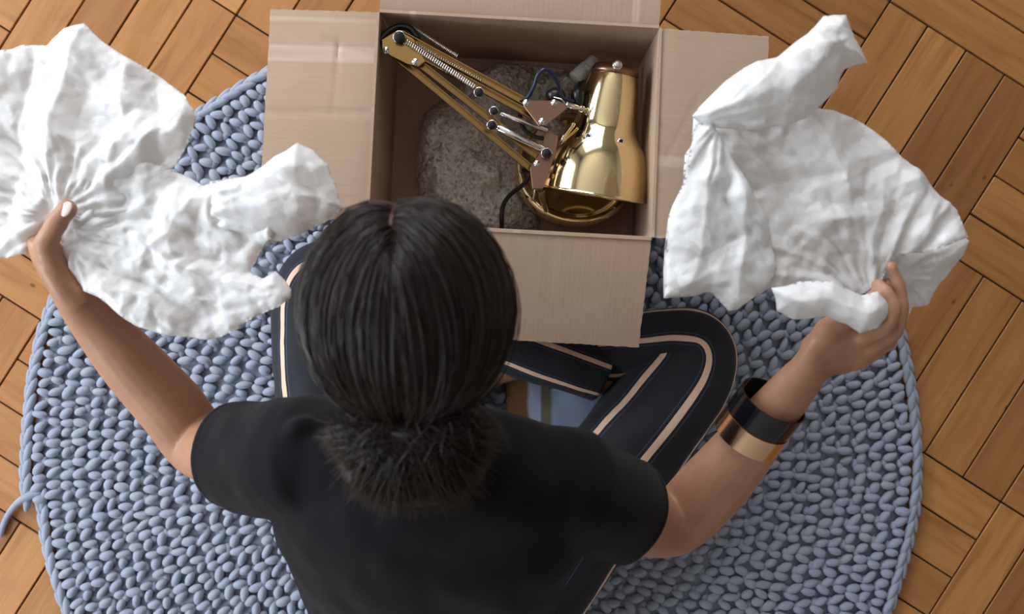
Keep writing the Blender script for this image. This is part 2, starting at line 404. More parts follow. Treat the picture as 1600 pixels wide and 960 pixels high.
# parquet: basket weave, four planks to a square, turned by 32.5 degrees
ANG = math.radians(-32.5); UU = V(math.cos(ANG), math.sin(ANG), 0); VV = V(-math.sin(ANG), math.cos(ANG), 0)
SQ = 0.2835; PW = SQ / 4; GAP = 0.0026
def uvw(px, py): p = P(px, py, 0); return np.dot(p, UU), np.dot(p, VV)
u0, v0 = uvw(1391, 2); v0 -= SQ
plank_me = MB().add(*boxv((0, 0, 0), ((SQ - GAP) / 2, (PW - GAP) / 2, 0.006))).mesh('plank', M['wood'], False)
pl = []; outer = MB()
for i in range(-16, 14):
    for j in range(-14, 16):
        for k in range(4):
            if (i + j) % 2 == 0: cu, cv, a = (i * SQ + (k + 0.5) * PW), (j + 0.5) * SQ, ANG + PI / 2
            else: cu, cv, a = (i + 0.5) * SQ, j * SQ + (k + 0.5) * PW, ANG
            c = UU * (cu + u0) + VV * (cv + v0)
            if not (R_['x0'] - 0.10 < c[0] < R_['x1'] + 0.10 and R_['y0'] - 0.10 < c[1] < R_['y1'] + 0.10): continue
            pl.append((max(abs(c[0]) / 0.98, abs(c[1]) / 0.64), c, a))
pl.sort(key=lambda t: t[0])
for n_, (d, c, a) in enumerate(pl):
    z = -0.006 + (random.random() - 0.5) * 0.0007
    a += random.uniform(-0.002, 0.002)
    if n_ < 298:
        o = bpy.data.objects.new('plank', plank_me); COL.objects.link(o); o.parent = floor
        o.location = (c[0], c[1], z); o.rotation_euler = (random.uniform(-.002, .002), random.uniform(-.0008, .0008), a + (PI if random.random() < .5 else 0))
    else:
        Rm = np.array([[math.cos(a), math.sin(a), 0], [-math.sin(a), math.cos(a), 0], [0, 0, 1]]); outer.add(*boxv((c[0], c[1], z), ((SQ - GAP) / 2, (PW - GAP) / 2, 0.006), Rm))
o = outer.build('far_planks', M['wood'], floor, False); o['kind'] = 'stuff'

# ------------------------------------------------------------------ crocheted rug
RC = P(742, 725, 0); RR = 0.690; ROW = 0.0225; TH0 = math.radians(184.5)
rug = thing('crocheted_rug', (RC[0], RC[1], 0), 'large round blue-grey rug crocheted in chunky yarn on the parquet', 'rug')
unit_v, unit_f = ell((0, 0, 0), (1, 1, 1), nu=9, nv=6); unit_f = np.array(unit_f)
def lobes(items, name, parent, mat):
    """items: centre(3), long axis dir(3), semi axes(3)"""
    C = np.array([i[0] for i in items]); A = nrm(np.array([i[1] for i in items])); S = np.array([i[2] for i in items])
    Bz = np.cross(np.tile([0, 0, 1.0], (len(A), 1)), A); Bz = nrm(Bz); Cz = np.cross(A, Bz)
    # unit z (pole axis) is laid along the long axis
    vs = C[:, None] + unit_v[None, :, 2:3] * (A * S[:, :1])[:, None] + unit_v[None, :, 0:1] * (Bz * S[:, 1:2])[:, None] + unit_v[None, :, 1:2] * (Cz * S[:, 2:])[:, None]
    n = len(unit_v); F = (unit_f[None] + (np.arange(len(C)) * n)[:, None, None]).reshape(-1, 4)
    return link(name, fast_mesh(name, vs.reshape(-1, 3), F, mat), parent)
items = []; rj = lambda s: random.uniform(-s, s)
k = 0; phi = 0.0
r = RR
while True:
    r = RR - ROW * phi / (2 * PI)
    if r < 0.02: break
    th = TH0 - phi; er = V(math.cos(th), math.sin(th), 0); et = V(math.sin(th), -math.cos(th), 0)
    wob = 0.0035 * math.sin(th * 5 + r * 9) + 0.002 * math.sin(th * 13 + r * 31)
    c = RC + er * (r - 0.012 + wob)
    j = lambda s=0.0020: V(rj(s), rj(s), rj(s * 0.8))
    items.append((c + j() + V(0, 0, 0.0125), er * 1 + et * rj(0.25) + V(0, 0, rj(0.15)), (0.0112 + rj(0.002), 0.0073 + rj(.0009), 0.0078)))
    a = 0.72 + rj(0.4)
    items.append((c + et * 0.0165 + j() + V(0, 0, 0.0125), er * math.cos(a) - et * math.sin(a) + V(0, 0, rj(0.2)), (0.0122 + rj(0.002), 0.0069 + rj(.0009), 0.0076)))
    items.append((c - er * 0.0085 + et * 0.0245 + j() + V(0, 0, 0.0085), et * 1 + er * rj(0.5), (0.0078, 0.0062, 0.006)))
    phi += (0.0325 + rj(0.0015)) / max(r, 0.03)
o = lobes(items, 'stitches', rug, M['yarn']); o['kind'] = 'stuff'
ch = []; phi = 0.0
while phi < 2 * PI:
    th = TH0 - phi; er = V(math.cos(th), math.sin(th), 0); et = V(math.sin(th), -math.cos(th), 0); r = RR - ROW * phi / (2 * PI)
    wob = 0.0035 * math.sin(th * 5 + r * 9) + 0.002 * math.sin(th * 13 + r * 31)
    c = RC + er * (r + 0.0055 + wob)
    ch.append((c + V(rj(.001), rj(.001), 0.0115), et - er * 0.22, (0.019, 0.0062, 0.0065)))
    ch.append((c + er * 0.0062 + et * 0.012 + V(rj(.001), rj(.001), 0.0085), et + er * 0.20, (0.019, 0.0058, 0.0062)))
    phi += 0.0245 / r
o = lobes(ch, 'edge_chain', rug, M['yarn']); o['kind'] = 'stuff'
m = MB(); n = 180; vs = [RC + V(0, 0, 0.006)]; f = []
for i in range(n + 1):
    th = TH0 - 2 * PI * i / n; vs.append(RC + V(math.cos(th), math.sin(th), 0) * (RR - 0.003 - ROW * i / n) + V(0, 0, 0.006))
base_n = len(vs)
for i in range(1, n + 1): f.append((0, i + 1, i))
low = [v - V(0, 0, 0.0055) for v in vs]; f += [tuple(base_n + q for q in t[::-1]) for t in f]
f += [(i, i + 1, base_n + i + 1, base_n + i) for i in range(1, n + 1)]
m.add(vs + low, f); m.build('yarn_backing', M['yarn'], rug)
tl = catmull([P(60, 772, .012), P(44, 776, .016), P(28, 786, .012), P(14, 803, .008), P(5, 822, .006), P(1, 836, .006)], 8)
m = MB().add(*tube(tl, np.linspace(0.0062, 0.0045, len(tl)), n=8)); m.build('yarn_tail', M['yarn'], rug)

# ------------------------------------------------------------------ cardboard box
ZR = 0.262; ZB = 0.024
def xy(p): return V(p[0], p[1], 0)
TL, TR, BR, BL = (xy(P(593, 19, ZR)), xy(P(1030, 44, ZR)), xy(P(1018, 371, ZR)), xy(P(576, 347, ZR)))
boxc = (TL + TR + BR + BL) / 4
box = thing('cardboard_box', (boxc[0], boxc[1], ZB), 'open brown cardboard box holding the brass lamp', 'box')
def slab(name, origin, eu, ev, Lu, Lv, thick, parent, nu=24, nv=14, hfun=None, tap=0.0, edge=0.0, seed=0):
    """sheet of board: u along the hinge, v away from it; normal = eu x ev"""
    eu = nrm(eu); ev = nrm(ev); nn = nrm(np.cross(eu, ev)); m = MB(); g = np.zeros((nv + 1, nu + 1, 3)); uv = np.zeros((nv + 1, nu + 1, 2))
    rs = np.random.RandomState(seed); jag = (rs.rand(nu + 1) - .5) * edge; jag2 = (rs.rand(nv + 1) - .5) * edge; jag3 = (rs.rand(nv + 1) - .5) * edge
    for j in range(nv + 1):
        for i in range(nu + 1):
            a = i / nu; b = j / nv; u = a * Lu; v = b * Lv
            u = u + tap * v * (1 - 2 * a)
            h = hfun(a, b) if hfun else 0
            p = origin + eu * u + ev * v + nn * h
            if j == nv: p = p + ev * jag[i]
            if i == 0: p = p + eu * jag2[j]
            if i == nu: p = p + eu * jag3[j]
            g[j, i] = p; uv[j, i] = (a * Lu + seed * 1.37, b * Lv)
    top = g.reshape(-1, 3); bot = (g - nn * thick).reshape(-1, 3); w = nu + 1; q = []; off = len(top)
    for j in range(nv):
        for i in range(nu):
            a = j * w + i; q.append((a, a + 1, a + w + 1, a + w)); q.append((off + a, off + a + w, off + a + w + 1, off + a + 1))
    ring = [i for i in range(nu)] + [j * w + nu for j in range(nv)] + [nv * w + i for i in range(nu, 0, -1)] + [j * w for j in range(nv, 0, -1)]
    for a, b in zip(ring, ring[1:] + ring[:1]): q.append((a, off + a, off + b, b))
    m.add(np.vstack([top, bot]), q, np.vstack([uv.reshape(-1, 2)] * 2)); return m.build(name, M['card'], parent, True, True)
def sharp(o, ang=40):
    o.data.set_sharp_from_angle(angle=math.radians(ang)) if hasattr(o.data, 'set_sharp_from_angle') else None; return o
TK = 0.004
def wall(name, a, b, seed):
    """inner face towards the box centre"""
    a = a + V(0, 0, ZR); b = b + V(0, 0, ZR)
    return sharp(slab(name, a, b - a, V(0, 0, -1), np.linalg.norm(b - a), ZR - ZB, TK, box, 20, 12, lambda s, t: 0.0015 * math.sin(s * 9 + seed) * math.sin(t * PI), seed=seed))
wall('far_wall', TR, TL, 1); wall('left_wall', TL, BL, 2); wall('near_wall', BL, BR, 3); wall('right_wall', BR, TR, 4)
m = MB(); q = [p + V(0, 0, ZB) for p in (TL, BL, BR, TR)]
sharp(slab('bottom_panel', q[1], q[2] - q[1], q[0] - q[1], np.linalg.norm(q[2] - q[1]), np.linalg.norm(q[0] - q[1]), 0.003, box, 4, 4, seed=9))
mid1 = (q[0] + q[1]) / 2 + V(0, 0, 0.001); mid2 = (q[3] + q[2]) / 2 + V(0, 0, 0.001)
lw = nrm(mid2 - mid1); lv = nrm(q[0] - q[1])
sharp(slab('bottom_flap', mid1 + lv * 0.002, mid2 - mid1, lv, np.linalg.norm(mid2 - mid1), np.linalg.norm(q[0] - q[1]) / 2 - 0.006, 0.001, box, 20, 8, seed=10))
def ln_d(a, b, p0, p1):
    ax, ay = p0; bx_, by = p1; dx, dy = bx_ - ax, by - ay; t = max(0, min(1, ((a - ax) * dx + (b - ay) * dy) / (dx * dx + dy * dy))); return math.hypot(a - ax - t * dx, b - ay - t * dy)
def flap(name, h0, h1, out, L, drop, seed, creases=(), tap=0.0, curl=0.0):
    """hinge h0 -> h1 with outward direction = (h1-h0) rotated so that eu x ev points up"""
    a = h0 + V(0, 0, ZR); eu = h1 - h0; ev = nrm(out) * math.cos(drop) + V(0, 0, -math.sin(drop))
    ev = nrm(ev)
    if np.cross(eu, ev)[2] < 0: a = h1 + V(0, 0, ZR); eu = -eu; fl = True
    else: fl = False
    def h(s, t):
        z = 0.0028 * (1 - math.exp(-t * 14)) - 0.0028 + curl * t * t
        for (p0, p1, d, w) in creases:
            dd = ln_d(s, t, p0, p1); z -= d * math.exp(-(dd / w) ** 2)
        return z + 0.0012 * math.sin(s * 7 + seed) * t
    return sharp(slab(name, a, eu, ev, np.linalg.norm(eu), L, TK, box, 60, 36, h, tap, 0.0012, seed))
flap('far_flap', TL, TR, nrm(TL - BL), 0.145, -0.12, 11)
flap('left_flap', TL, BL, nrm(TL - TR), 0.147, 0.06, 12, [((0.0, 0.9), (0, 1), .002, .02), ((0.52, 0.05), (0.50, 1), .0016, .012), ((0.5, 0.38), (0.86, 0.36), .0018, .010), ((0.4, 0.1), (0.58, 0.4), .0014, .008), ((0.78, 0), (0.86, 0.5), .0014, .01)], tap=0.012)
flap('right_flap', TR, BR, nrm(TR - TL), 0.148, 0.08, 13, [((0.45, 0.0), (0.55, 0.35), .0012, .01), ((0.3, 0.4), (0.62, 0.1), .0012, .008), ((0.62, 0.1), (0.8, 0.5), .001, .01)])
flap('near_flap', BL, BR, nrm(BL - TL), 0.150, 0.20, 14, [((0.78, 0.02), (0.98, 0.35), .0016, .008), ((0.35, 0), (0.36, 1), .0008, .006), ((0.85, 0.1), (0.80, 0.98), .0010, .006)], tap=0.04)

# ------------------------------------------------------------------ bubble wrap in the box
def gridmesh(name, poly, z0, zf, step, mat, parent=None, close=None, mbuild=None):
    """irregular sheet: outline poly (metres, Nx2), heights zf(x, y, edge distance)"""
    poly = np.asarray(poly, float); nx0, ny0 = poly.min(0) - step; nx1, ny1 = poly.max(0) + step
    X, Y = np.meshgrid(np.arange(nx0, nx1 + step, step), np.arange(ny0, ny1 + step, step)); sh = X.shape
    p = np.stack([X.ravel(), Y.ravel()], 1); A = poly; B = np.roll(poly, -1, 0)
    best = np.full(len(p), 1e9); near = np.zeros_like(p); ins = np.zeros(len(p), bool)
    for a, b in zip(A, B):
        d = b - a; t = np.clip(((p - a) @ d) / (d @ d + 1e-12), 0, 1); c = a + t[:, None] * d; dd = np.hypot(*(p - c).T)
        k = dd < best; best[k] = dd[k]; near[k] = c[k]
        cond = (a[1] > p[:, 1]) != (b[1] > p[:, 1]); xx = a[0] + (p[:, 1] - a[1]) * (b[0] - a[0]) / (b[1] - a[1] + 1e-15)
        ins ^= cond & (p[:, 0] < xx)
    q = np.where(ins[:, None], p, near); e = np.where(ins, best, 0)
    close_to = ins & (best < step * 0.45); q[close_to] = near[close_to]; e[close_to] = 0
    ok = ins.reshape(sh); idx = np.arange(len(p)).reshape(sh)
    cell = (ok[:-1, :-1].astype(int) + ok[1:, :-1] + ok[:-1, 1:] + ok[1:, 1:]) >= 1
    F = np.stack([idx[:-1, :-1][cell], idx[:-1, 1:][cell], idx[1:, 1:][cell], idx[1:, :-1][cell]], 1)
    used, inv = np.unique(F, return_inverse=True); F = inv.reshape(F.shape)
    q = q[used]; e = e[used]; z = z0 + zf(q[:, 0], q[:, 1], e)
    return np.column_stack([q, z]), F
def polypx(pts, z): return np.array([P(a, b, z)[:2] for a, b in pts])
def smooth_poly(poly, n=3):
    c = np.vstack([poly[-1:], poly, poly[:2]]); out = []
    for i in range(1, len(c) - 2):
        for t in np.linspace(0, 1, n, endpoint=False):
            a, b, cc, d = c[i - 1], c[i], c[i + 1], c[i + 2]
            out.append(0.5 * (2 * b + (cc - a) * t + (2 * a - 5 * b + 4 * cc - d) * t * t + (3 * b - a - 3 * cc + d) * t ** 3))
    return np.array(out)
bw = [(663, 165), (700, 140), (760, 100), (800, 92), (860, 96), (900, 104), (915, 118), (900, 140), (890, 200), (850, 250), (838, 300), (842, 360), (780, 372), (690, 372), (655, 330), (645, 280), (650, 230), (655, 190)]
RB = np.random.RandomState(5)
pb = smooth_poly(polypx(bw, 0.07), 3); bub = RB.rand(1700, 2)
lo, hi = pb.min(0), pb.max(0)
gx, gy = np.meshgrid(np.arange(lo[0], hi[0], 0.0085), np.arange(lo[1], hi[1], 0.0074)); gx[::2] += 0.00425
bub = np.stack([gx.ravel(), gy.ravel()], 1) + RB.randn(gx.size, 2) * 0.0009
def bwz(x, y, e):
    wx = x + 0.01 * smooth_n(x * 20, y * 20, 4); wy = y + 0.01 * smooth_n(x * 20, y * 20, 5)
    z = (0.085 - 0.045 * np.clip((x + .02) / .05, 0, 1)) * (1 - np.exp(-e / 0.014)) + 0.045 * facet(wx * 16, wy * 16, 1) + 0.020 * facet(wx * 38, wy * 38, 2) + 0.006 * facet(wx * 90, wy * 90, 3)
    near = np.full(len(x), 9.0)
    for a in range(0, len(x), 4000):
        d2 = (x[a:a + 4000, None] - bub[None, :, 0]) ** 2 + (y[a:a + 4000, None] - bub[None, :, 1]) ** 2; near[a:a + 4000] = np.sqrt(d2.min(1))
    z = z + 0.0026 * np.sqrt(np.clip(1 - (near / 0.0042) ** 2, 0, 1)) * (e > 0.003)
    return np.where(e <= 0, 0.0, np.clip(z, 0.004, 0.135))
v, F = gridmesh('b', pb, ZB + 0.006, bwz, 0.0019, None)
bwrap = tag(link('bubble_wrap', fast_mesh('bubble_wrap', v, F, M['bubble'])), 'crumpled clear bubble wrap stuffed in the cardboard box under the lamp', 'bubble wrap')
sm = bwrap.modifiers.new('thickness', 'SOLIDIFY'); sm.thickness = 0.0005

# ------------------------------------------------------------------ brass desk lamp, folded, lying in the box
lb = P(893, 280, 0.05)
lamp = thing('desk_lamp', (lb[0], lb[1], ZB), 'polished brass spring-arm desk lamp lying folded in the cardboard box', 'desk lamp')
def lathe(axis0, axis1, prof, n=48, inner=None):
    """prof: list of (t along axis, radius)"""
    a0 = np.asarray(axis0, float); T = np.asarray(axis1, float) - a0; Td = nrm(T); h = V(0, 0, 1) if abs(Td[2]) < .9 else V(1, 0, 0); S = nrm(np.cross(Td, h)); B = np.cross(Td, S)
    an = np.arange(n) / n * 2 * PI; vs = []; f = []
    for t, r in prof: vs.append(a0 + T * t + r * (np.outer(np.cos(an), S) + np.outer(np.sin(an), B)))
    for k in range(len(prof) - 1):
        for j in range(n): f.append((k * n + j, k * n + (j + 1) % n, (k + 1) * n + (j + 1) % n, (k + 1) * n + j))
    return np.concatenate(vs), f
A0 = P(960, 116, 0.182); A1 = P(927, 304, 0.166)
S_ = 1 / 1110.0
prof = catmull([(0, 36), (0.06, 39), (0.15, 42), (0.28, 45), (0.38, 47), (0.45, 50), (0.52, 57), (0.60, 66), (0.70, 74), (0.82, 80), (0.93, 83), (1.0, 84)], 5)
prof[:, 1] *= S_
inn = prof[::-1].copy(); inn[:, 1] -= 0.0014
pr = [tuple(q) for q in prof] + [(1.004, prof[-1][1] + 0.0012), (1.012, prof[-1][1] + 0.0010), (1.012, prof[-1][1] - 0.001)] + [tuple(q) for q in inn]
shade = MB().add(*lathe(A0, A1, pr, 64)).build('lamp_shade', M['gold'], lamp)
capp = [(-0.075, 0.0), (-0.075, 0.020), (-0.065, 0.029), (-0.02, 0.033), (0.012, 0.0335), (0.012, 0.029)]
MB().add(*lathe(A0, A1, capp, 48)).build('shade_cap', M['bronze'], shade)
Td = nrm(A1 - A0)
def on_shade(px, py):
    p = P(px, py, 0.2); t = np.dot(p - A0, A1 - A0) / np.dot(A1 - A0, A1 - A0); c = A0 + (A1 - A0) * t
    r = np.interp(t, prof[:, 0], prof[:, 1]); s = nrm(np.cross(Td, V(0, 0, 1))); up = np.cross(s, Td); d = np.dot(p - c, s); d = max(-r * .95, min(r * .95, d))
    h = math.sqrt(r * r - d * d); q = c + s * d + up * h; return q, nrm(s * d + up * h)
q, nn = on_shade(960, 112); q = A0 - (A1 - A0) * 0.03 + V(0, 0, 0.030)
MB().add(*cyl(q, q + V(0, 0, .006), 0.0068, 20)).add(*cyl(q + V(0, 0, .006), q + V(0, 0, .014), 0.0048, 20)).build('cap_screw', M['chrome'], shade)
for px, py in ((918, 215), (968, 223)):
    q, nn = on_shade(px, py); m = MB(); m.add(*lathe(q - nn * .001, q + nn * .0012, [(0, .0052), (0.8, .0048), (1, .0040), (0.7, .0030), (0.3, .0028)], 24)); m.build('vent_ring', M['chrome'], shade)
    MB().add(*cyl(q - nn * .001, q + nn * .0006, 0.0029, 20)).build('vent_hole', M['black'], shade)
# folded arms; heights fall from the elbow towards the base
def L(px, py, z): return P(px, py, z)
def arm_bar(name, a, b, w=0.0105, h=0.013):
    """U-channel: two flanges and a web"""
    a = np.asarray(a); b = np.asarray(b); T = nrm(b - a); S = nrm(np.cross(V(0, 0, 1), T)); U = np.cross(T, S); m = MB()
    for s in (-1, 1): m.add(*bar(a + S * s * (w / 2 - .0006), b + S * s * (w / 2 - .0006), 0.0012, h, U))
    m.add(*bar(a - U * h * .3, b - U * h * .3, w - .001, 0.0012, U)); return m.build(name, M['gold_dark'], lamp, False)
arm_bar('arm_bar', L(626, 54, .236), L(832, 166, .232), 0.010)
arm_bar('arm_bar', L(640, 78, .236), L(836, 184, .226), 0.009)
arm_bar('arm_bar', L(652, 97, .230), L(842, 246, .205), 0.0095)
arm_bar('arm_bar', L(606, 78, .230), L(830, 264, .200), 0.0095)
def plate(name, pts, z, th, mat, rivets=()):
    m = MB(); p = [L(a, b, z) for a, b in pts]; n = len(p); top = np.array(p); c = top.mean(0); tin = c + (top - c) * 0.965 + V(0, 0, .0006); bot = top - V(0, 0, th)
    f = [tuple(range(n))] + [(n + i, n + (i + 1) % n, (i + 1) % n, i) for i in range(n)] + [(2 * n + i, 2 * n + (i + 1) % n, n + (i + 1) % n, n + i) for i in range(n)] + [tuple(2 * n + i for i in range(n))[::-1]]
    m.add(np.vstack([tin, top, bot]), f); o = fix_normals(m.build(name, mat, lamp, False))
    for (a, b) in rivets:
        q = L(a, b, z); r = MB().add(*cyl(q, q + V(0, 0, .0016), .0046, 18)).add(*ell(q + V(0, 0, .0015), (.0032, .0032, .0022), nu=12, nv=6)); r.build('rivet', M['chrome'], o)
    return o
plate('elbow_plate', [(596, 62), (622, 46), (646, 60), (665, 96), (655, 104), (636, 100), (612, 88), (597, 78)], .246, .0015, M['gold_dark'], [(603, 79), (649, 97)])
plate('elbow_plate', [(596, 62), (622, 46), (646, 60), (665, 96), (655, 104), (636, 100), (612, 88), (597, 78)], .222, .0015, M['gold_dark'])
MB().add(*tube(catmull([L(592, 66, .238), L(604, 52, .236), L(622, 42, .236), L(640, 44, .236), L(652, 58, .234)], 6), .0045, .006, n=12)).build('elbow_guard', M['black'], lamp)
plate('head_plate', [(821, 157), (872, 157), (884, 163), (886, 170), (852, 197), (842, 197), (818, 166)], .242, .0018, M['bronze'], [(822, 161), (866, 161), (847, 190)])
plate('head_plate', [(821, 157), (872, 157), (884, 163), (886, 170), (852, 197), (842, 197), (818, 166)], .218, .0018, M['bronze'])
plate('base_bracket', [(853, 202), (872, 212), (868, 240), (848, 296), (832, 296), (828, 262), (846, 236)], .212, .0018, M['bronze'], [(839, 256)])
plate('base_bracket', [(853, 202), (872, 212), (868, 240), (848, 296), (832, 296), (828, 262), (846, 236)], .190, .0018, M['bronze'])
def spring(a, b, r, turns, wire, name='spring'):
    a = np.asarray(a); b = np.asarray(b); T = nrm(b - a); S = nrm(np.cross(T, V(0, 0, 1))); B = np.cross(T, S); n = turns * 10; t = np.linspace(0, 1, n)
    path = a + np.outer(t, b - a) + r * (np.outer(np.cos(t * turns * 2 * PI), S) + np.outer(np.sin(t * turns * 2 * PI), B))
    MB().add(*tube(path, wire, n=5, side=T)).build(name, M['chrome'], lamp)
spring(L(634, 64, .249), L(742, 136, .247), .0042, 34, .0009)
spring(L(641, 40, .232), L(715, 88, .228), .0032, 34, .0007)
spring(L(650, 70, .236), L(752, 126, .233), .0034, 30, .0006)
for a, b, r in ((L(784, 178, .222), L(855, 204, .216), .0036), (L(779, 200, .228), L(853, 236, .216), .0050)):
    m = MB().add(*cyl(a, b, r, 16)); m.add(*ell(a, (r * .9,) * 3, nu=10, nv=6)); m.build('spring_sleeve', M['chrome'], lamp)
for q, r in ((L(624, 57, .247), .0066), (L(748, 143, .243), .0052), (L(771, 172, .226), .0045), (L(768, 194, .230), .0052), (L(853, 238, .214), .0058)):
    T = V(0.1, -0.35, 1); o = MB().add(*cyl(q, q + nrm(T) * .014, r, 18)).build('spring_knob', M['black'], lamp)
    tq = q + nrm(T) * .009; a = np.linspace(0, PI * 1.3, 14); ring = np.array([tq + V(math.cos(t), math.sin(t), 0) * (r + .0012) for t in a])
    MB().add(*tube(ring, .0009, n=6)).build('spring_hook', M['chrome'], o)
MB().add(*cyl(L(884, 163, .222), L(905, 169, .206), .0042, 14)).add(*ell(L(908, 170, .203), (.0058,) * 3, nu=14, nv=8)).build('head_joint', M['chrome'], lamp)
MB().add(*tube(catmull([L(866, 152, .225), L(878, 156, .230), L(884, 166, .226)], 6), .0012, n=6)).build('tension_clip', M['chrome'], lamp)
MB().add(*ell(L(868, 150, .205), (.014, .012, .012))).add(*ell(L(903, 152, .195), (.010, .016, .012))).build('joint_housing', M['black'], lamp)
MB().add(*tube(catmull([L(895, 195, .20), L(880, 218, .196), L(878, 240, .19)], 6), .004, n=8)).build('shade_lever', M['gold'], lamp)
MB().add(*tube(catmull([L(812, 160, .226), L(824, 152, .240), L(834, 136, .250), L(840, 118, .254), L(850, 109, .255), L(862, 114, .250), L(872, 130, .240), L(878, 152, .222), L(895, 158, .205)], 8), .0027, n=10)).build('head_cable', M['navy'], lamp)
MB().add(*tube(catmull([L(815, 268, .19), L(832, 268, .18), L(818, 288, .15), L(798, 304, .12), L(786, 322, .11), L(784, 345, .105), L(786, 366, .09), L(800, 385, .06)], 8), .0034, n=10)).build('power_cable', M['black'], lamp)
MB().add(*tube(catmull([L(812, 170, .12), L(815, 195, .115), L(832, 212, .115), L(856, 218, .12)], 6), .003, n=8)).build('power_cable', M['black'], lamp)
MB().add(*tube(catmull([L(895, 148, .16), L(905, 132, .145), L(912, 118, .14)], 6), .0035, n=8)).build('power_cable', M['black'], lamp)
MB().add(*cyl(L(898, 124, .14), L(918, 104, .135), .0115, 14, .0105)).add(*cyl(L(912, 110, .138), L(930, 94, .132), .0095, 14)).build('plug', M['clear'], lamp)
# weighted dish base, tipped on the bottom of the box
B0 = P(897, 268, .062); ax = nrm(V(0.10, 0.32, 1.0))
bp = [(0, 0.0), (0, .088), (.35, .0915), (.8, .093), (1.25, .090), (1.35, .084), (1.2, .079), (.85, .075), (.72, .070), (.70, .02), (.70, 0)]
MB().add(*lathe(B0 - ax * .010, B0 + ax * .010, bp, 72)).build('lamp_base', M['gold'], lamp)
pst = L(856, 335, .092); pt = L(843, 290, .150)
MB().add(*cyl(pst, pt, .0052, 16)).build('base_post', M['gold'], lamp)
MB().add(*cyl(pt - (pt - pst) * .1, pt + (pt - pst) * .12, .0078, 18)).build('post_collar', M['chrome'], lamp)
MB().add(*cyl(L(836, 296, .15), L(833, 312, .146), .0016, 8)).add(*bar(L(829, 311, .146), L(838, 316, .146), .003, .002)).build('wing_screw', M['chrome'], lamp)

# ------------------------------------------------------------------ small printed cloth between the legs
def cloth_mat():
    m = NT('printed_pale_blue_cloth'); co = m.coord(); sx = m.node('ShaderNodeSeparateXYZ'); m.ln(co, sx.inputs[0])
    r = m.ramp(m.math('ADD', m.math('MULTIPLY', sx.outputs[0], 8.0), m.math('MULTIPLY', m.noise(co, 30), 0.06)), [(0.0, (0.22, 0.10, 0.03)), (0.25, (0.22, 0.10, 0.03)), (0.29, (0.42, 0.50, 0.68)), (0.40, (0.42, 0.50, 0.68)), (0.43, (0.17, 0.17, 0.11)), (0.53, (0.17, 0.17, 0.11)), (0.58, (0.34, 0.42, 0.62))])
    m.b.inputs['Roughness'].default_value = 0.8; m.ln(r, m.b.inputs['Base Color']); return m.m
pc0 = P(795, 680, .03)
v, F = gridmesh('c', polypx([(795, 560), (880, 562), (950, 590), (945, 640), (930, 690), (850, 700), (790, 690)], .03), 0, lambda x, y, e: .026 + .008 * (1 - np.exp(-e / .01)) + .006 * smooth_n(x * 30, y * 30, 1), .004, None)
v[:, :2] -= pc0[:2]
o = tag(link('printed_cloth', fast_mesh('printed_cloth', v, F, cloth_mat())), 'small pale blue printed cloth on the rug between the crossed legs', 'cloth'); o.location = (pc0[0], pc0[1], 0)
sm = o.modifiers.new('thickness', 'SOLIDIFY'); sm.thickness = 0.002

# ------------------------------------------------------------------ the person
def remesh(mb, name, voxel, smooth=4, mat=None):
    me = mb.mesh('tmp', mat or M['skin']); o = bpy.data.objects.new('tmp', me); COL.objects.link(o)
    r = o.modifiers.new('r', 'REMESH'); r.mode = 'VOXEL'; r.voxel_size = voxel; r.use_smooth_shade = True
    if smooth: s = o.modifiers.new('s', 'SMOOTH'); s.factor = 0.5; s.iterations = smooth
    dg = bpy.context.evaluated_depsgraph_get(); out = bpy.data.meshes.new_from_object(o.evaluated_get(dg)); out.name = name
    bpy.data.objects.remove(o); bpy.data.meshes.remove(me)
    out.polygons.foreach_set('use_smooth', [True] * len(out.polygons)); out.materials.clear(); out.materials.append(mat or M['skin'])
    return out
def limb(mb, rows, n=6, seg=20, side=None):
    """rows: px, py, z, ra[, rb]"""
    pts = []
    for r in rows: pts.append([*P(r[0], r[1], r[2]), r[3], r[4] if len(r) > 4 else r[3]])
    c = catmull(pts, n); mb.add(*tube(c[:, :3], c[:, 3], c[:, 4], side, n=seg)[:2]); return c
LAT = V(math.cos(math.radians(-9)), math.sin(math.radians(-9)), 0)
HC = P(637, 490, .672)
pitch = math.radians(40); Fd = V(0, math.cos(pitch), -math.sin(pitch)); Ud = V(0, math.sin(pitch), math.cos(pitch)); Ld = V(1, 0, 0)
HR = np.array([Ld, Fd, Ud])
def hp(l, f, u): return HC + Ld * l + Fd * f + Ud * u
SPINE = [(680, 1000, .13, .140, .085), (672, 955, .24, .142, .095), (668, 880, .36, .150, .10), (666, 800, .46, .158, .098), (672, 735, .53, .140, .075), (668, 700, .565, .075, .055)]
SHL = P(462, 705, .515); SHR = P(893, 765, .505)
ARM_L = [(462, 705, .515, .052, .05), (400, 706, .455, .046), (345, 704, .395, .042), (310, 694, .355, .040), (270, 640, .372, .0410, .040), (205, 568, .40, .038, .035), (150, 505, .43, .030, .027), (116, 462, .455, .0225, .0245)]
ARM_R = [(893, 765, .505, .052, .05), (960, 800, .43, .046), (1012, 816, .365, .043), (1058, 814, .335, .0415), (1110, 764, .362, .0435, .040), (1165, 700, .40, .038, .035), (1212, 640, .435, .030, .028), (1254, 590, .462, .0245, .0225)]
body = MB()
sp = catmull([[*P(a, b, c), d, e] for a, b, c, d, e in SPINE], 6)
body.add(*tube(sp[:, :3], sp[:, 3], sp[:, 4], LAT, n=28)[:2])
for sh in (SHL, SHR): mid = P(668, 745, .52); body.add(*tube(np.array([mid, (mid + sh) / 2, sh]), [.07, .062, .052], [.06, .055, .05], n=16)[:2])
limb(body, ARM_L); limb(body, ARM_R)
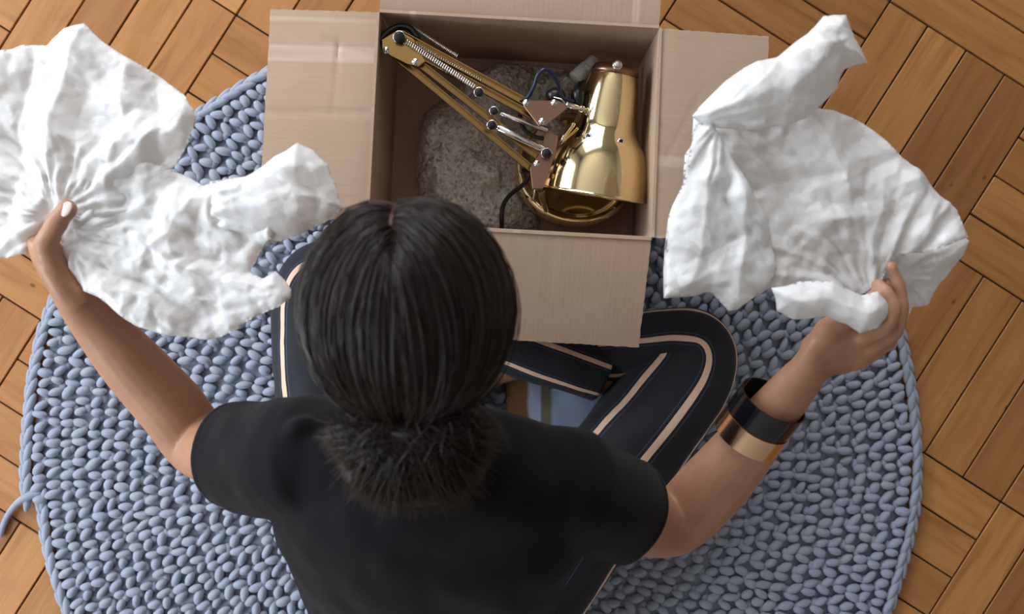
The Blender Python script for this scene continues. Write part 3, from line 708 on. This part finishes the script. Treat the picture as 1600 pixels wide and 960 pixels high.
# neck and head
body.add(*tube(catmull([P(668, 725, .54), P(655, 640, .60), hp(0, -.03, -.06)], 5), .050, n=18)[:2])
body.add(*ell(hp(0, -.002, .012), (.074, .082, .080), HR, 28, 18))
body.add(*ell(hp(0, .03, -.045), (.060, .058, .072), HR, 24, 16))
body.add(*ell(hp(0, .050, -.098), (.028, .026, .022), HR)); body.add(*ell(hp(0, .06, .008), (.056, .034, .020), HR))
body.add(*tube(np.array([hp(0, .090, .000), hp(0, .104, -.022), hp(0, .110, -.036)]), [.007, .009, .012], n=12)[:2])
for s in (-1, 1):
    body.add(*ell(hp(s * .009, .101, -.040), (.008, .009, .007), HR)); body.add(*ell(hp(s * .043, .062, -.028), (.022, .024, .020), HR))
    body.add(*ell(hp(s * .079, -.008, -.018), (.008, .018, .030), HR))
body.add(*ell(hp(0, .084, -.066), (.024, .012, .006), HR)); body.add(*ell(hp(0, .082, -.076), (.021, .012, .007), HR))
# legs and feet under the trousers
LEG_R = [(780, 975, .125, .075), (870, 850, .13, .072), (975, 705, .125, .062), (1068, 588, .115, .050), (1090, 548, .105, .048), (1045, 536, .098, .044), (950, 548, .085, .042), (860, 560, .07, .034), (800, 565, .062, .026)]
LEG_L = [(590, 960, .125, .075), (545, 800, .13, .07), (505, 600, .125, .06), (488, 475, .115, .05), (500, 440, .11, .047), (560, 452, .115, .045), (700, 500, .118, .042), (850, 548, .108, .034), (930, 574, .095, .027)]
for q_ in (LEG_R, LEG_L): limb(body, [(a, b, c_, d * (.72 if k_ < 7 else .9)) for k_, (a, b, c_, d) in enumerate(q_)])
for pts in ([(800, 565, .060, .030, .026), (762, 572, .055, .034, .026), (720, 600, .050, .036, .020), (690, 628, .045, .026, .012)],
            [(930, 574, .09, .030, .026), (965, 590, .075, .034, .026), (1000, 580, .062, .036, .020), (1030, 560, .055, .026, .012)]): limb(body, pts, 5, 14)
# hands: palm tubes, then five fingers each
def finger(mb, pts, r0, r1):
    n = len(pts); q = np.array([[*P(*p), 0] for p in pts]); rr = np.linspace(r0, r1, n); q[:, 3] = rr
    c = catmull(q, 5); rad = c[:, 3] * (1 + 0.05 * np.cos(np.linspace(0, (n - 1) * 2 * PI, len(c))))
    mb.add(*tube(c[:, :3], rad, n=12)[:2])
limb(body, [(118, 464, .455, .0235, .0250), (100, 438, .459, .019, .031), (84, 410, .457, .0175, .037), (72, 388, .452, .014, .037), (68, 376, .450, .011, .033)], 5, 18, side=V(1, .5, 0))
finger(body, [(104, 440, .468), (76, 396, .487), (72, 381, .494), (89, 348, .5), (105, 327, .502)], .0150, .0108)
finger(body, [(70, 375, .476), (64, 340, .462), (68, 312, .456), (75, 293, .458)], .0098, .0072)
finger(body, [(66, 382, .458), (68, 346, .442), (84, 320, .436), (101, 308, .438)], .0098, .0075)
finger(body, [(66, 388, .440), (78, 358, .421), (97, 338, .417), (114, 330, .422)], .0092, .0070)
finger(body, [(72, 396, .424), (84, 374, .404), (100, 360, .400), (114, 354, .404)], .0082, .0062)
limb(body, [(1252, 592, .462, .0250, .0225), (1282, 560, .468, .0340, .0190), (1318, 545, .474, .0370, .0165), (1348, 543, .476, .0330, .014), (1364, 541, .475, .028, .011)], 5, 18, side=V(.15, .75, .62))
finger(body, [(1276, 546, .474), (1296, 518, .488), (1322, 500, .495), (1350, 482, .498), (1366, 466, .499)], .0185, .0095)
finger(body, [(1348, 528, .496), (1382, 512, .505), (1396, 482, .506), (1384, 458, .502), (1372, 446, .494)], .0105, .0075)
finger(body, [(1360, 542, .484), (1396, 520, .488), (1408, 482, .487), (1404, 446, .486), (1393, 417, .488)], .0108, .0062)
finger(body, [(1362, 552, .468), (1388, 534, .464), (1402, 500, .460), (1398, 468, .458), (1386, 444, .458)], .0098, .0068)
finger(body, [(1352, 560, .454), (1372, 546, .445), (1386, 522, .438), (1386, 498, .436), (1376, 478, .438)], .0088, .0062)
pc = sp[2, :3]
bme = remesh(body, 'body', 0.0027, 3)
person = link('person', bme); pb_ = P(672, 990, 0); 
tag(person, 'person sitting cross-legged seen from above, black knit top, striped trousers, low ponytail, holding tissue paper', 'person')
def nail(px, py, z, ax, nr, w=.0062, l=.0082):
    ax = nrm(ax); nr = nrm(np.asarray(nr) - ax * np.dot(nr, ax)); s = np.cross(nr, ax)
    MB().add(*ell(P(px, py, z), (w, l, .0022), np.array([s, ax, nr]), 16, 8)).build('nail', M['nail'], person)
tdir = P(105, 327, .502) - P(89, 348, .5)
nail(103, 327, .5112, tdir, V(-.25, .1, 1), .0068, .0092)
for s in (-1, 1):
    e = MB().add(*ell(hp(s * .030, .073, -.012), (.0125,) * 3, HR, 16, 10), mi=0); e.add(*ell(hp(s * .030, .083, -.0135), (.0055, .0035, .0055), HR, 12, 8), mi=1)
    e.build('eye', [M['eye'], M['iris']], person)
    MB().add(*tube(catmull([hp(s * .016, .090, .010), hp(s * .030, .093, .015), hp(s * .045, .082, .010)], 4), .0025, .0018, n=8)).build('eyebrow', M['hair'], person)

# trousers: two swept legs (UV.x runs round the leg, so the stripes follow it) plus a seat
tr_ = MB()
def trouser_leg(rows, side, per, a0, a1, nseg=96, seed=0):
    # per stripes round the leg; one stripe lies at angle a0 (thigh) turning to a1 (shin), degrees from the outer side
    pts = [[*P(a, b, c), d, e] for a, b, c, d, e in rows]; c = catmull(pts, 12); N = len(c)
    path = c[:, :3]
    for _ in range(3): path[1:-1] = (path[:-2] + 2 * path[1:-1] + path[2:]) / 4
    T = nrm(np.gradient(path, axis=0)); up = np.tile(V(0, 0, 1), (N, 1)); up = nrm(up - T * np.sum(up * T, 1, keepdims=True)); S = np.cross(T, up) * side
    Lg = np.concatenate([[0], np.cumsum(np.linalg.norm(np.diff(path, axis=0), axis=1))])
    a = np.arange(nseg + 1) / nseg * 2 * PI - PI / 2; A_, K_ = np.meshgrid(a, Lg)
    fold = 0.0022 * np.sin(A_ * 3 + K_ * 30 + seed) * np.sin(K_ * 11 + seed) + 0.0026 * smooth_n(A_ * 4 / PI * 2, K_ * 28, seed) + 0.0018 * np.abs(smooth_n(A_ * 2.5 + K_ * 20, K_ * 55 - A_ * 3, seed + 3))
    fold[:, -1] = fold[:, 0]
    ra = c[:, 3:4] + fold; rb = c[:, 4:5] + fold
    v = path[:, None] + (np.cos(A_) * ra)[..., None] * S[:, None] + (np.sin(A_) * rb)[..., None] * up[:, None]
    v[..., 2] = np.maximum(v[..., 2], 0.021)
    sa = np.interp(K_ / Lg[-1], [0, .16, .45, .6, 1], [a0 + 18, a0, a0, a1, a1]); uv = np.stack([(A_ - np.radians(sa)) / (2 * PI) * per + 20.5, K_], -1); w = nseg + 1; f = []
    for k in range(N - 1):
        for j in range(nseg): f.append((k * w + j, k * w + j + 1, (k + 1) * w + j + 1, (k + 1) * w + j))
    tr_.add(v.reshape(-1, 3), f, uv.reshape(-1, 2)); return v
trouser_leg([(770, 1000, .125, .090, .085), (850, 885, .122, .086, .080), (915, 790, .120, .082, .076), (985, 700, .116, .078, .072), (1040, 628, .112, .074, .068), (1074, 580, .108, .068, .064), (1078, 550, .104, .064, .062), (1050, 540, .10, .056, .058), (1000, 542, .092, .050, .052), (930, 548, .082, .048, .046), (850, 560, .072, .045, .040)], 1, 6.3, 80, 78, seed=1)
trouser_leg([(590, 985, .125, .088, .085), (560, 880, .122, .084, .08), (530, 760, .12, .078, .074), (508, 640, .118, .070, .070), (494, 520, .116, .064, .064), (490, 460, .114, .060, .060), (512, 434, .112, .056, .058), (570, 445, .115, .052, .055), (680, 486, .120, .050, .050), (790, 528, .118, .049, .048), (880, 560, .108, .047, .044), (940, 582, .096, .045, .04)], -1, 6, 50, 74, seed=5)
c = catmull([[*P(a, b, c_), d, e] for a, b, c_, d, e in [(682, 1012, .115, .166, .102), (678, 982, .18, .164, .108), (672, 950, .25, .155, .105)]], 6)
v, f, uv = tube(c[:, :3], c[:, 3] + .004, c[:, 4] + .004, LAT, n=48); uv[:, 0] *= 14; v[:, 2] = np.maximum(v[:, 2], .022); tr_.add(v, f, uv)
trousers = tr_.build('trousers', M['trouser'], person, True, True)
sm = trousers.modifiers.new('thickness', 'SOLIDIFY'); sm.thickness = 0.0012; sm.offset = -1

# knitted top
sh = MB(); sp2 = [(676, 985, .20, .166, .122), (672, 950, .26, .160, .112), (668, 880, .37, .168, .112), (668, 805, .468, .176, .108), (674, 740, .54, .155, .082), (668, 705, .572, .085, .062)]
c = catmull([[*P(a, b, z), d, e] for a, b, z, d, e in sp2], 6); sh.add(*tube(c[:, :3], c[:, 3], c[:, 4], LAT, n=32)[:2])
for s_ in (SHL, SHR): mid = P(668, 745, .527); sh.add(*tube(np.array([mid, (mid + s_) / 2 + V(0, 0, .004), s_]), [.085, .074, .062], [.07, .065, .060], n=20)[:2])
limb(sh, [(470, 712, .515, .066, .066), (410, 716, .455, .066, .064), (355, 712, .405, .062, .060), (318, 712, .372, .058, .056), (290, 708, .350, .057, .055)], 6, 28)
limb(sh, [(880, 758, .505, .066, .066), (940, 784, .445, .063, .062), (985, 800, .392, .060, .058), (1020, 808, .355, .058, .056), (1055, 814, .33, .056, .054)], 6, 28)
sh.add(*tube(catmull([P(668, 725, .55), P(658, 672, .598)], 4), .066, n=20)[:2])
sme = remesh(sh, 'knit_top', 0.0045, 8, M['shirt'])
import bmesh
bm = bmesh.new(); bm.from_mesh(sme)
def cut_end(p, d, rad):
    p = np.asarray(p); d = nrm(d); kill = []; snap = set()
    for v_ in bm.verts:
        q = np.array(v_.co) - p; t = q @ d
        if 0 < t < .17 and np.linalg.norm(q - t * d) < (.068 if t < .03 else .10) and not (v_.co.x < .105 and v_.co.y < -.298): kill.append(v_)
    for v_ in kill:
        for e_ in v_.link_edges:
            o_ = e_.other_vert(v_)
            if o_.is_valid: snap.add(o_)
    ks = set(kill)
    for v_ in snap:
        if v_ not in ks:
            q = np.array(v_.co) - p; v_.co = v_.co - Vector((q @ d) * d)
    bmesh.ops.delete(bm, geom=kill, context='VERTS')
HEM_L = (P(372, 712, .412), P(290, 696, .350) - P(375, 712, .42)); HEM_L[1][0] -= .02
HEM_R = (P(966, 797, .398), P(1062, 816, .33) - P(950, 786, .43))
cut_end(HEM_L[0], HEM_L[1], .14); cut_end(HEM_R[0], HEM_R[1], .14)
co = np.array([v_.co[:] for v_ in bm.verts]); bm.normal_update(); no = np.array([v_.normal[:] for v_ in bm.verts])
x, y, z = co.T
def ridge(p0, p1, w, h, ax_=None):
    a = P(*p0); b = P(*p1); d = b - a; t = np.clip(((co - a) @ d) / (d @ d), 0, 1); dist = np.linalg.norm(co - a - t[:, None] * d, axis=1)
    return h * np.exp(-(dist / w) ** 2) * np.sin(np.clip(t, 0, 1) * PI) ** .5
disp = 0.004 * smooth_n(x * 14, y * 18 + z * 8, 1) + 0.0022 * smooth_n(x * 34 + z * 20, y * 30, 2)
for args in [((470, 740, .56), (400, 650, .50), .010, .010), ((440, 690, .56), (500, 640, .58), .010, .008), ((400, 780, .45), (360, 720, .46), .008, .008), ((450, 800, .47), (480, 700, .57), .012, -.008),
             ((480, 880, .42), (800, 905, .42), .006, .006), ((470, 870, .40), (780, 930, .38), .005, .006), ((500, 900, .38), (800, 890, .42), .005, .005), ((500, 920, .34), (780, 955, .34), .006, .006),
             ((800, 870, .46), (930, 830, .42), .010, .009), ((780, 900, .42), (900, 850, .40), .008, .007), ((520, 840, .50), (760, 860, .5), .007, .004)]: disp = disp + ridge(*args)
co = co + no * 1.5 * disp[:, None]
for v_, q in zip(bm.verts, co): v_.co = q
bm.to_mesh(sme); bm.free()
top = link('knit_top', sme, person); sm = top.modifiers.new('thickness', 'SOLIDIFY'); sm.thickness = 0.0022; sm.offset = 0
def hem(H):
    p, d = H; d = nrm(d); vv = np.array([v_.co[:] for v_ in sme.vertices]); q = vv - p; t = q @ d
    k = (np.abs(t) < .004) & (np.linalg.norm(q, axis=1) < .070) & ~((vv[:, 0] < .105) & (vv[:, 1] < -.298)); q = q[k] - np.outer(t[k], d)
    S = nrm(np.cross(d, V(0, 0, 1))); B = np.cross(d, S); c0 = q.mean(0); q = q - c0; an = np.arctan2(q @ B, q @ S); rr = np.linalg.norm(q, axis=1); path = []
    for a in np.linspace(-PI, PI, 49)[:-1]:
        dd = np.abs((an - a + PI) % (2 * PI) - PI); w = np.exp(-(dd / .12) ** 2); path.append((S * math.cos(a) + B * math.sin(a)) * (rr * w).sum() / (w.sum() + 1e-9))
    path = np.array(path + path[:1]) + p + c0 - d * .003
    MB().add(*tube(path, .0018, .0075, side=nrm(path - p - c0), n=10)).build('sleeve_cuff', M['shirt'], top)
hem(HEM_L); hem(HEM_R)

# hair: scalp cap, strands, ponytail
HA = np.array([.0915, .097, .102])          # hair volume half-axes: across, front-back, up
cap = MB(); cap.add(*ell(hp(0, -.006, .010), HA - .006, HR, 40, 28))
me = cap.mesh('hair', M['hair']); vv = np.array([v_.co[:] for v_ in me.vertices]); q = (vv - HC) @ HR.T
# open the cap over the face
face = (q[:, 1] > .02) & (q[:, 2] < .04)
q[:, 1] = np.where(face, q[:, 1] * 0.45, q[:, 1]); q[:, 0] = np.where(face, q[:, 0] * .8, q[:, 0]); q[:, 2] = np.where(q[:, 2] < -.05, -.05 + (q[:, 2] + .05) * .3, q[:, 2])
vv = HC + q @ HR; me.vertices.foreach_set('co', vv.ravel()); me.update()
hair = link('hair', me, person)
def strands(name, paths, rad, taper=True):
    """paths: S x N x 3"""
    S_n, N, _ = paths.shape; T = nrm(np.gradient(paths, axis=1)); h = nrm(RNG.randn(S_n, 1, 3)); A_ = nrm(np.cross(T, h)); B_ = np.cross(T, A_)
    rr = np.broadcast_to(np.asarray(rad, float).reshape(-1, 1), (S_n, N)).copy()
    if taper: rr = rr * np.clip(np.minimum(1, (1.02 - np.linspace(0, 1, N)) * 4), .25, 1)
    vs = [];
    for a in (0, 2 * PI / 3, 4 * PI / 3): vs.append(paths + rr[..., None] * (A_ * math.cos(a) + B_ * math.sin(a)))
    vs = np.stack(vs, 2); idx = np.arange(S_n * N * 3).reshape(S_n, N, 3); F = []
    for j in range(3): F.append(np.stack([idx[:, :-1, j], idx[:, :-1, (j + 1) % 3], idx[:, 1:, (j + 1) % 3], idx[:, 1:, j]], -1).reshape(-1, 4))
    return link(name, fast_mesh(name, vs.reshape(-1, 3), np.concatenate(F), M['hair']), hair)
n = 7000; t = np.linspace(0, 1, 14)[None, :, None]
sg = np.where(RNG.rand(n) < .5, -1, 1); w = RNG.rand(n) * 1.55; tt = np.clip(1 - w / 1.45 + RNG.randn(n) * .05, -.02, 1)
front = V(0, .80, .60); crown = V(0, -.30, .95)
root = nrm(front[None] * (1 - tt[:, None]) + crown[None] * tt[:, None]); bend = 0.07 * np.sin(tt * PI); root[:, 0] = -0.09 + 0.04 * tt + sg * 0.015 + RNG.randn(n) * .012 * (1 + 2 * (tt > .97))
T_end = V(0, -.86, -.50); end = np.tile(T_end, (n, 1)); end[:, 0] = sg * RNG.rand(n) * .10; end += RNG.randn(n, 3) * .03
ctrl = np.stack([sg * (w * 1.25 + .05), .55 - .62 * (1 - w / 1.55) - .3 * tt, .25 - .30 * w + .6 * (1 - np.minimum(w, 1))], 1) + RNG.randn(n, 3) * .04
ctrl[:, 1] = np.interp(w, [0, .5, 1.0, 1.55], [-1.0, -.65, -.15, .30]); ctrl[:, 2] = np.interp(w, [0, .5, 1.0, 1.55], [.75, .60, .30, -.05])
cl = RNG.randint(0, 260, n); cj = RNG.randn(260, 3) * .05; ctrl += cj[cl]
D = (1 - t) ** 2 * root[:, None] + 2 * t * (1 - t) * ctrl[:, None] + t ** 2 * end[:, None]; D = nrm(D)
lift = (RNG.rand(n) * .008 + RNG.randn(260)[cl] * .0022)[:, None, None] + .0015 * np.sin(t * 7 + RNG.rand(n)[:, None, None] * 6)
near_part = np.exp(-(t / .07) ** 2) * .010
pts = HC + hp(0, -.006, .010) - HC + ((D * (HA + 0 * lift)) + D * (lift - near_part - .001)) @ HR
strands('hair_strands', pts, RNG.uniform(.00045, .0008, n), False)['kind'] = 'stuff'
prt = []
for q_ in np.linspace(0.03, .62, 12):
    d_ = front * (1 - q_) + crown * q_; d_[0] = -0.09 + .04 * q_; prt.append(hp(0, -.006, .010) + (nrm(d_) * (HA - .0005)) @ HR)
MB().add(*tube(np.array(prt), .0016, n=8)).build('hair_parting', plain('scalp', (.10, .055, .036), .7), hair)
# tail: tied at the nape, fanned out over the upper back
tie = hp(0, -.006, .010) + (nrm(T_end) * HA) @ HR + V(.004, -.004, .004)
n = 6500; t = np.linspace(0, 1, 12)[None, :, None]
fan = RNG.rand(n) * 2 - 1; bunch = RNG.randint(0, 70, n); bj = RNG.randn(70, 3)
rr = np.where(np.abs(fan) < .45, .122, .094) * (1 - .28 * RNG.rand(n)) + .006 * bj[bunch, 0]; a = fan * 1.18 + RNG.randn(n) * .06 + .10 * bj[bunch, 1]
lat_ = np.sin(a); dn_ = np.cos(a)
endp = tie + np.stack([lat_ * rr * .98, -dn_ * rr * .86 + .006, -.052 * dn_ - RNG.rand(n) * .030 - .004 + .008 * bj[bunch, 2]], 1)
c1 = tie + np.stack([lat_ * .062 + RNG.randn(n) * .006, -dn_ * .040 + RNG.randn(n) * .005, .016 + RNG.randn(n) * .010], 1)
st = tie + RNG.randn(n, 3) * np.array([.024, .005, .007])
pp = (1 - t) ** 2 * st[:, None] + 2 * t * (1 - t) * c1[:, None] + t ** 2 * endp[:, None]
pp = pp + np.sin(t * 3 + RNG.rand(n)[:, None, None] * 6) * .0022
strands('ponytail', pp, RNG.uniform(.0004, .0007, n))['kind'] = 'stuff'
m = MB(); m.add(*ell(tie + V(0, -.042, -.048), (.074, .046, .020))); m.add(*ell(tie + V(0, -.004, -.030), (.066, .03, .028))); m.build('ponytail_core', M['hair'], hair)
MB().add(*lathe(tie + V(0, .003, .001), tie + V(0, -.005, -.003), [(0, .020), (.2, .0235), (.8, .0235), (1, .020)], 28)).build('hair_tie', M['black'], hair)

# ------------------------------------------------------------------ cuffs on the right forearm
def cuff(name, pa, pb2, ra, rb, gap0, gap1, mat, label):
    a = P(*pa); b = P(*pb2); T = nrm(b - a); S = nrm(np.cross(T, V(0, 0, 1))); B = np.cross(S, T)
    an = np.linspace(gap0, gap1, 72); m = MB(); th = .0016; rows = []
    for t, rr in ((0, ra), (.5, (ra + rb) / 2), (1, rb)):
        c = a + (b - a) * t
        rows.append([(c, rr)])
    prof_ = [(a, ra), ((a + b) / 2, (ra + rb) / 2 ), (b, rb), (b, rb - th), ((a + b) / 2, (ra + rb) / 2 - th), (a, ra - th)]
    vs = []
    for k, q in enumerate(an):
        for c, r in prof_: vs.append(c + S * math.cos(q) * r * 1.10 + B * math.sin(q) * r * .90)
    f = []; n_ = 6
    for k in range(len(an) - 1):
        for j in range(n_): f.append((k * n_ + j, k * n_ + (j + 1) % n_, (k + 1) * n_ + (j + 1) % n_, (k + 1) * n_ + j))
    f.append(tuple(range(n_))[::-1]); f.append(tuple((len(an) - 1) * n_ + j for j in range(n_)))
    m.add(vs, f); o = m.build(name, mat, None, True); fix_normals(o); sharp(o, 35); return tag(o, label, 'bracelet', 'cuff bracelets on the right forearm')
cuff('cuff_bracelet', (1186, 656, .428), (1209, 626, .447), .0372, .0372, -1.0, 4.45, M['gloss'], 'glossy black open cuff bracelet on the right forearm, nearer the hand')
cuff('cuff_bracelet', (1166, 684, .410), (1186, 658, .427), .0378, .0372, -1.0, 4.45, M['rose'], 'rose gold cuff bracelet on the right forearm below the black cuff')

# ------------------------------------------------------------------ tissue paper
def layer(pts, z0, dome, dw, amp, seed, ridges=(), tilt=None, pinch=(), step=.0022, smooth_outline=True, fine=1.0):
    poly = polypx(pts, z0)
    rr = [(polypx([a, b], z0), h, w) for a, b, h, w in ridges]
    # fine irregularity of the torn / folded outline
    if smooth_outline:
        out = []
        for a, b in zip(poly, np.roll(poly, -1, 0)):
            L_ = np.linalg.norm(b - a); k = max(1, int(L_ / .012)); nn_ = np.array([-(b - a)[1], (b - a)[0]]) / (L_ + 1e-9)
            for i in range(k): out.append(a + (b - a) * i / k + nn_ * (0 if i == 0 else (hsh(int(abs(a[0]) * 9999) + i * 7, seed * 5 + i) - .5) * .0030))
        poly = np.array(out)
    c = poly.mean(0)
    def zf(x, y, e):
        wx = x + .022 * smooth_n(x * 14, y * 14, seed) + .006 * smooth_n(x * 50, y * 50, seed + 9); wy = y + .022 * smooth_n(x * 14 + 5, y * 14, seed + 1) + .006 * smooth_n(x * 50, y * 50 + 3, seed + 8)
        ca, sa = math.cos(seed), math.sin(seed); ux, uy = wx * ca - wy * sa, wx * sa + wy * ca
        z = dome * (1 - np.exp(-e / dw)) + amp * (.034 * facet(ux * 11, uy * 11, seed) + .014 * facet(uy * 26 + .3, ux * 26, seed + 1) * fine ** .5 + fine * (.0075 * facet(ux * 52, uy * 52 + .7, seed + 2) + .0030 * facet(uy * 105, ux * 105, seed + 3)))
        for (pp, ra_, reach, kf) in pinch:      # creases that run out from where the paper is gripped or folded
            o_ = P(*pp, z0)[:2]; dx, dy = wx - o_[0], wy - o_[1]; rad = np.hypot(dx, dy); th = np.arctan2(dy, dx) + .25 * smooth_n(x * 9, y * 9, seed + 4)
            tri = lambda t, q: np.abs(((t * q + hsh(seed, q)) % 1.0) - .5) * 2
            env = np.clip(rad / .03, 0, 1) * np.exp(-(rad / reach) ** 2)
            z = z + .48 * ra_ * env * ((.55 + smooth_n(th * 2.2, rad * 9, seed + 6)) * tri(th / (2 * PI) + .10 * smooth_n(th * 3, rad * 12, seed + 5), kf) + .4 * tri(th / (2 * PI) + .02 * smooth_n(th * 7, rad * 30, seed + 7), kf * 2 + 3))
        if tilt: z = z + tilt[0] * (x - c[0]) + tilt[1] * (y - c[1])
        for (q, h, w_) in rr:
            d = q[1] - q[0]; t_ = np.clip(((wx - q[0][0]) * d[0] + (wy - q[0][1]) * d[1]) / (d @ d), 0, 1)
            dist = np.hypot(wx - q[0][0] - t_ * d[0], wy - q[0][1] - t_ * d[1]); z = z + .62 * h * np.clip(1 - dist / w_, 0, 1) ** 1.6 * np.sin(np.clip(t_, .06, .94) * PI) ** .4
        return z
    return gridmesh('p', poly, z0, zf, step, None)
def paper(layers, label):
    vs = []; fs = []; n_ = 0
    for v_, f_ in layers: vs.append(v_); fs.append(f_ + n_); n_ += len(v_)
    o = link('tissue_paper', fast_mesh('tissue_paper', np.concatenate(vs), np.concatenate(fs), M['tissue']))
    s = o.modifiers.new('thickness', 'SOLIDIFY'); s.thickness = 0.0003
    return tag(o, label, 'tissue paper', 'tissue paper sheets held in the hands')
LA = [(-110, 95), (-60, 82), (0, 82), (35, 72), (75, 72), (88, 60), (105, 47), (137, 40), (152, 56), (195, 88), (250, 120), (290, 150), (312, 180), (306, 200), (295, 225), (278, 258), (262, 270), (235, 330), (180, 380), (130, 372), (108, 345), (75, 352), (60, 375), (50, 397), (20, 404), (-40, 406), (-110, 395)]
LB = [(112, 310), (140, 270), (190, 245), (240, 255), (290, 274), (318, 291), (345, 281), (400, 290), (440, 320), (430, 370), (405, 395), (390, 425), (412, 436), (430, 424), (444, 436), (456, 452), (457, 466), (438, 480), (400, 495), (368, 516), (322, 532), (270, 525), (215, 510), (188, 490), (160, 466), (133, 455), (118, 428), (102, 402), (96, 372), (106, 345)]
LC = [(330, 284), (385, 277), (396, 271), (430, 245), (465, 223), (490, 235), (512, 256), (525, 290), (537, 326), (508, 347), (470, 367), (440, 377), (405, 378), (350, 380), (300, 350)]
paper([layer(LA, .470, .005, .006, .50, 1, fine=1.1, pinch=[((95, 345), .020, .30, 11)], ridges= [((137, 45), (70, 330), .022, .05), ((290, 165), (120, 330), .020, .04), ((240, 120), (250, 260), -.016, .03), ((60, 80), (10, 380), -.020, .04), ((150, 250), (60, 180), .014, .03), ((200, 90), (180, 300), .014, .03)]),
       layer(LB, .472, .008, .006, .55, 2, fine=1.5, pinch=[((112, 370), .012, .22, 11), ((440, 460), .008, .10, 11)], ridges= [((110, 340), (420, 470), .014, .03), ((330, 290), (200, 420), .014, .03), ((160, 300), (350, 330), .012, .03), ((140, 420), (330, 500), -.012, .02)]),
       layer(LC, .464, .030, .016, .45, 3, fine=.6, pinch=[((300, 330), .010, .25, 13)], ridges= [((340, 320), (480, 250), .012, .03), ((470, 235), (500, 330), -.012, .02)])],
      'large crumpled white tissue paper held by the left hand over the rug')
RA = [(1037, 466), (1037, 400), (1043, 350), (1068, 287), (1070, 242), (1081, 226), (1083, 182), (1090, 178), (1130, 130), (1180, 98), (1225, 90), (1260, 130), (1275, 172), (1300, 174), (1345, 195), (1390, 235), (1440, 280), (1460, 308), (1490, 330), (1506, 372), (1440, 395), (1400, 400), (1392, 415), (1375, 445), (1330, 470), (1262, 480), (1215, 486), (1214, 466), (1204, 447), (1152, 484), (1140, 487), (1110, 455), (1086, 463)]
RB_ = [(1082, 181), (1130, 130), (1180, 98), (1212, 92), (1258, 56), (1285, 27), (1320, 25), (1335, 60), (1358, 97), (1320, 107), (1315, 118), (1310, 137), (1276, 170), (1262, 184), (1230, 196), (1180, 205), (1130, 200), (1100, 196)]
RCp = [(1206, 450), (1250, 440), (1300, 440), (1345, 462), (1372, 455), (1386, 472), (1388, 490), (1372, 512), (1345, 522), (1325, 508), (1290, 494), (1240, 500), (1214, 486), (1212, 466)]
RD = [(1395, 400), (1440, 392), (1500, 368), (1511, 378), (1504, 400), (1480, 436), (1450, 478), (1425, 480), (1412, 512), (1390, 545), (1360, 568), (1356, 564), (1340, 520), (1340, 470), (1370, 430)]
RE = [(1037, 466), (1045, 340), (1068, 287), (1083, 200), (1110, 190), (1150, 260), (1200, 340), (1215, 420), (1204, 447), (1152, 484), (1140, 487), (1110, 455), (1086, 463)]
paper([layer(RA, .470, .003, .006, .50, 11, fine=1.1, pinch=[((1375, 470), .020, .30, 10)], ridges= [((1250, 130), (1330, 330), .020, .035), ((1170, 210), (1260, 400), -.022, .05), ((1200, 200), (1390, 400), -.018, .06), ((1340, 200), (1480, 360), .016, .04), ((1150, 210), (1050, 440), .016, .04)]),
       layer(RB_, .500, .024, .014, .45, 12, fine=.6, pinch=[((1100, 190), .010, .22, 13), ((1330, 50), .006, .08, 9)], ridges= [((1120, 170), (1310, 60), .012, .03), ((1290, 30), (1330, 100), -.010, .015)]),
       layer(RCp, .515, .018, .012, .5, 13, fine=.8, ridges= [((1230, 470), (1370, 490), .010, .02)]),
       layer(RD, .440, .005, .008, .5, 14, fine=1.0, pinch=[((1390, 440), .010, .14, 13)], tilt=(-.12, .12)),
       layer(RE, .492, .006, .006, .5, 15, fine=1.0, pinch=[((1120, 190), .014, .30, 11)], ridges= [((1100, 220), (1080, 450), .014, .03), ((1150, 270), (1150, 470), .014, .03), ((1110, 300), (1200, 430), -.010, .02)])],
      'large crumpled white tissue paper held by the right hand over the parquet')
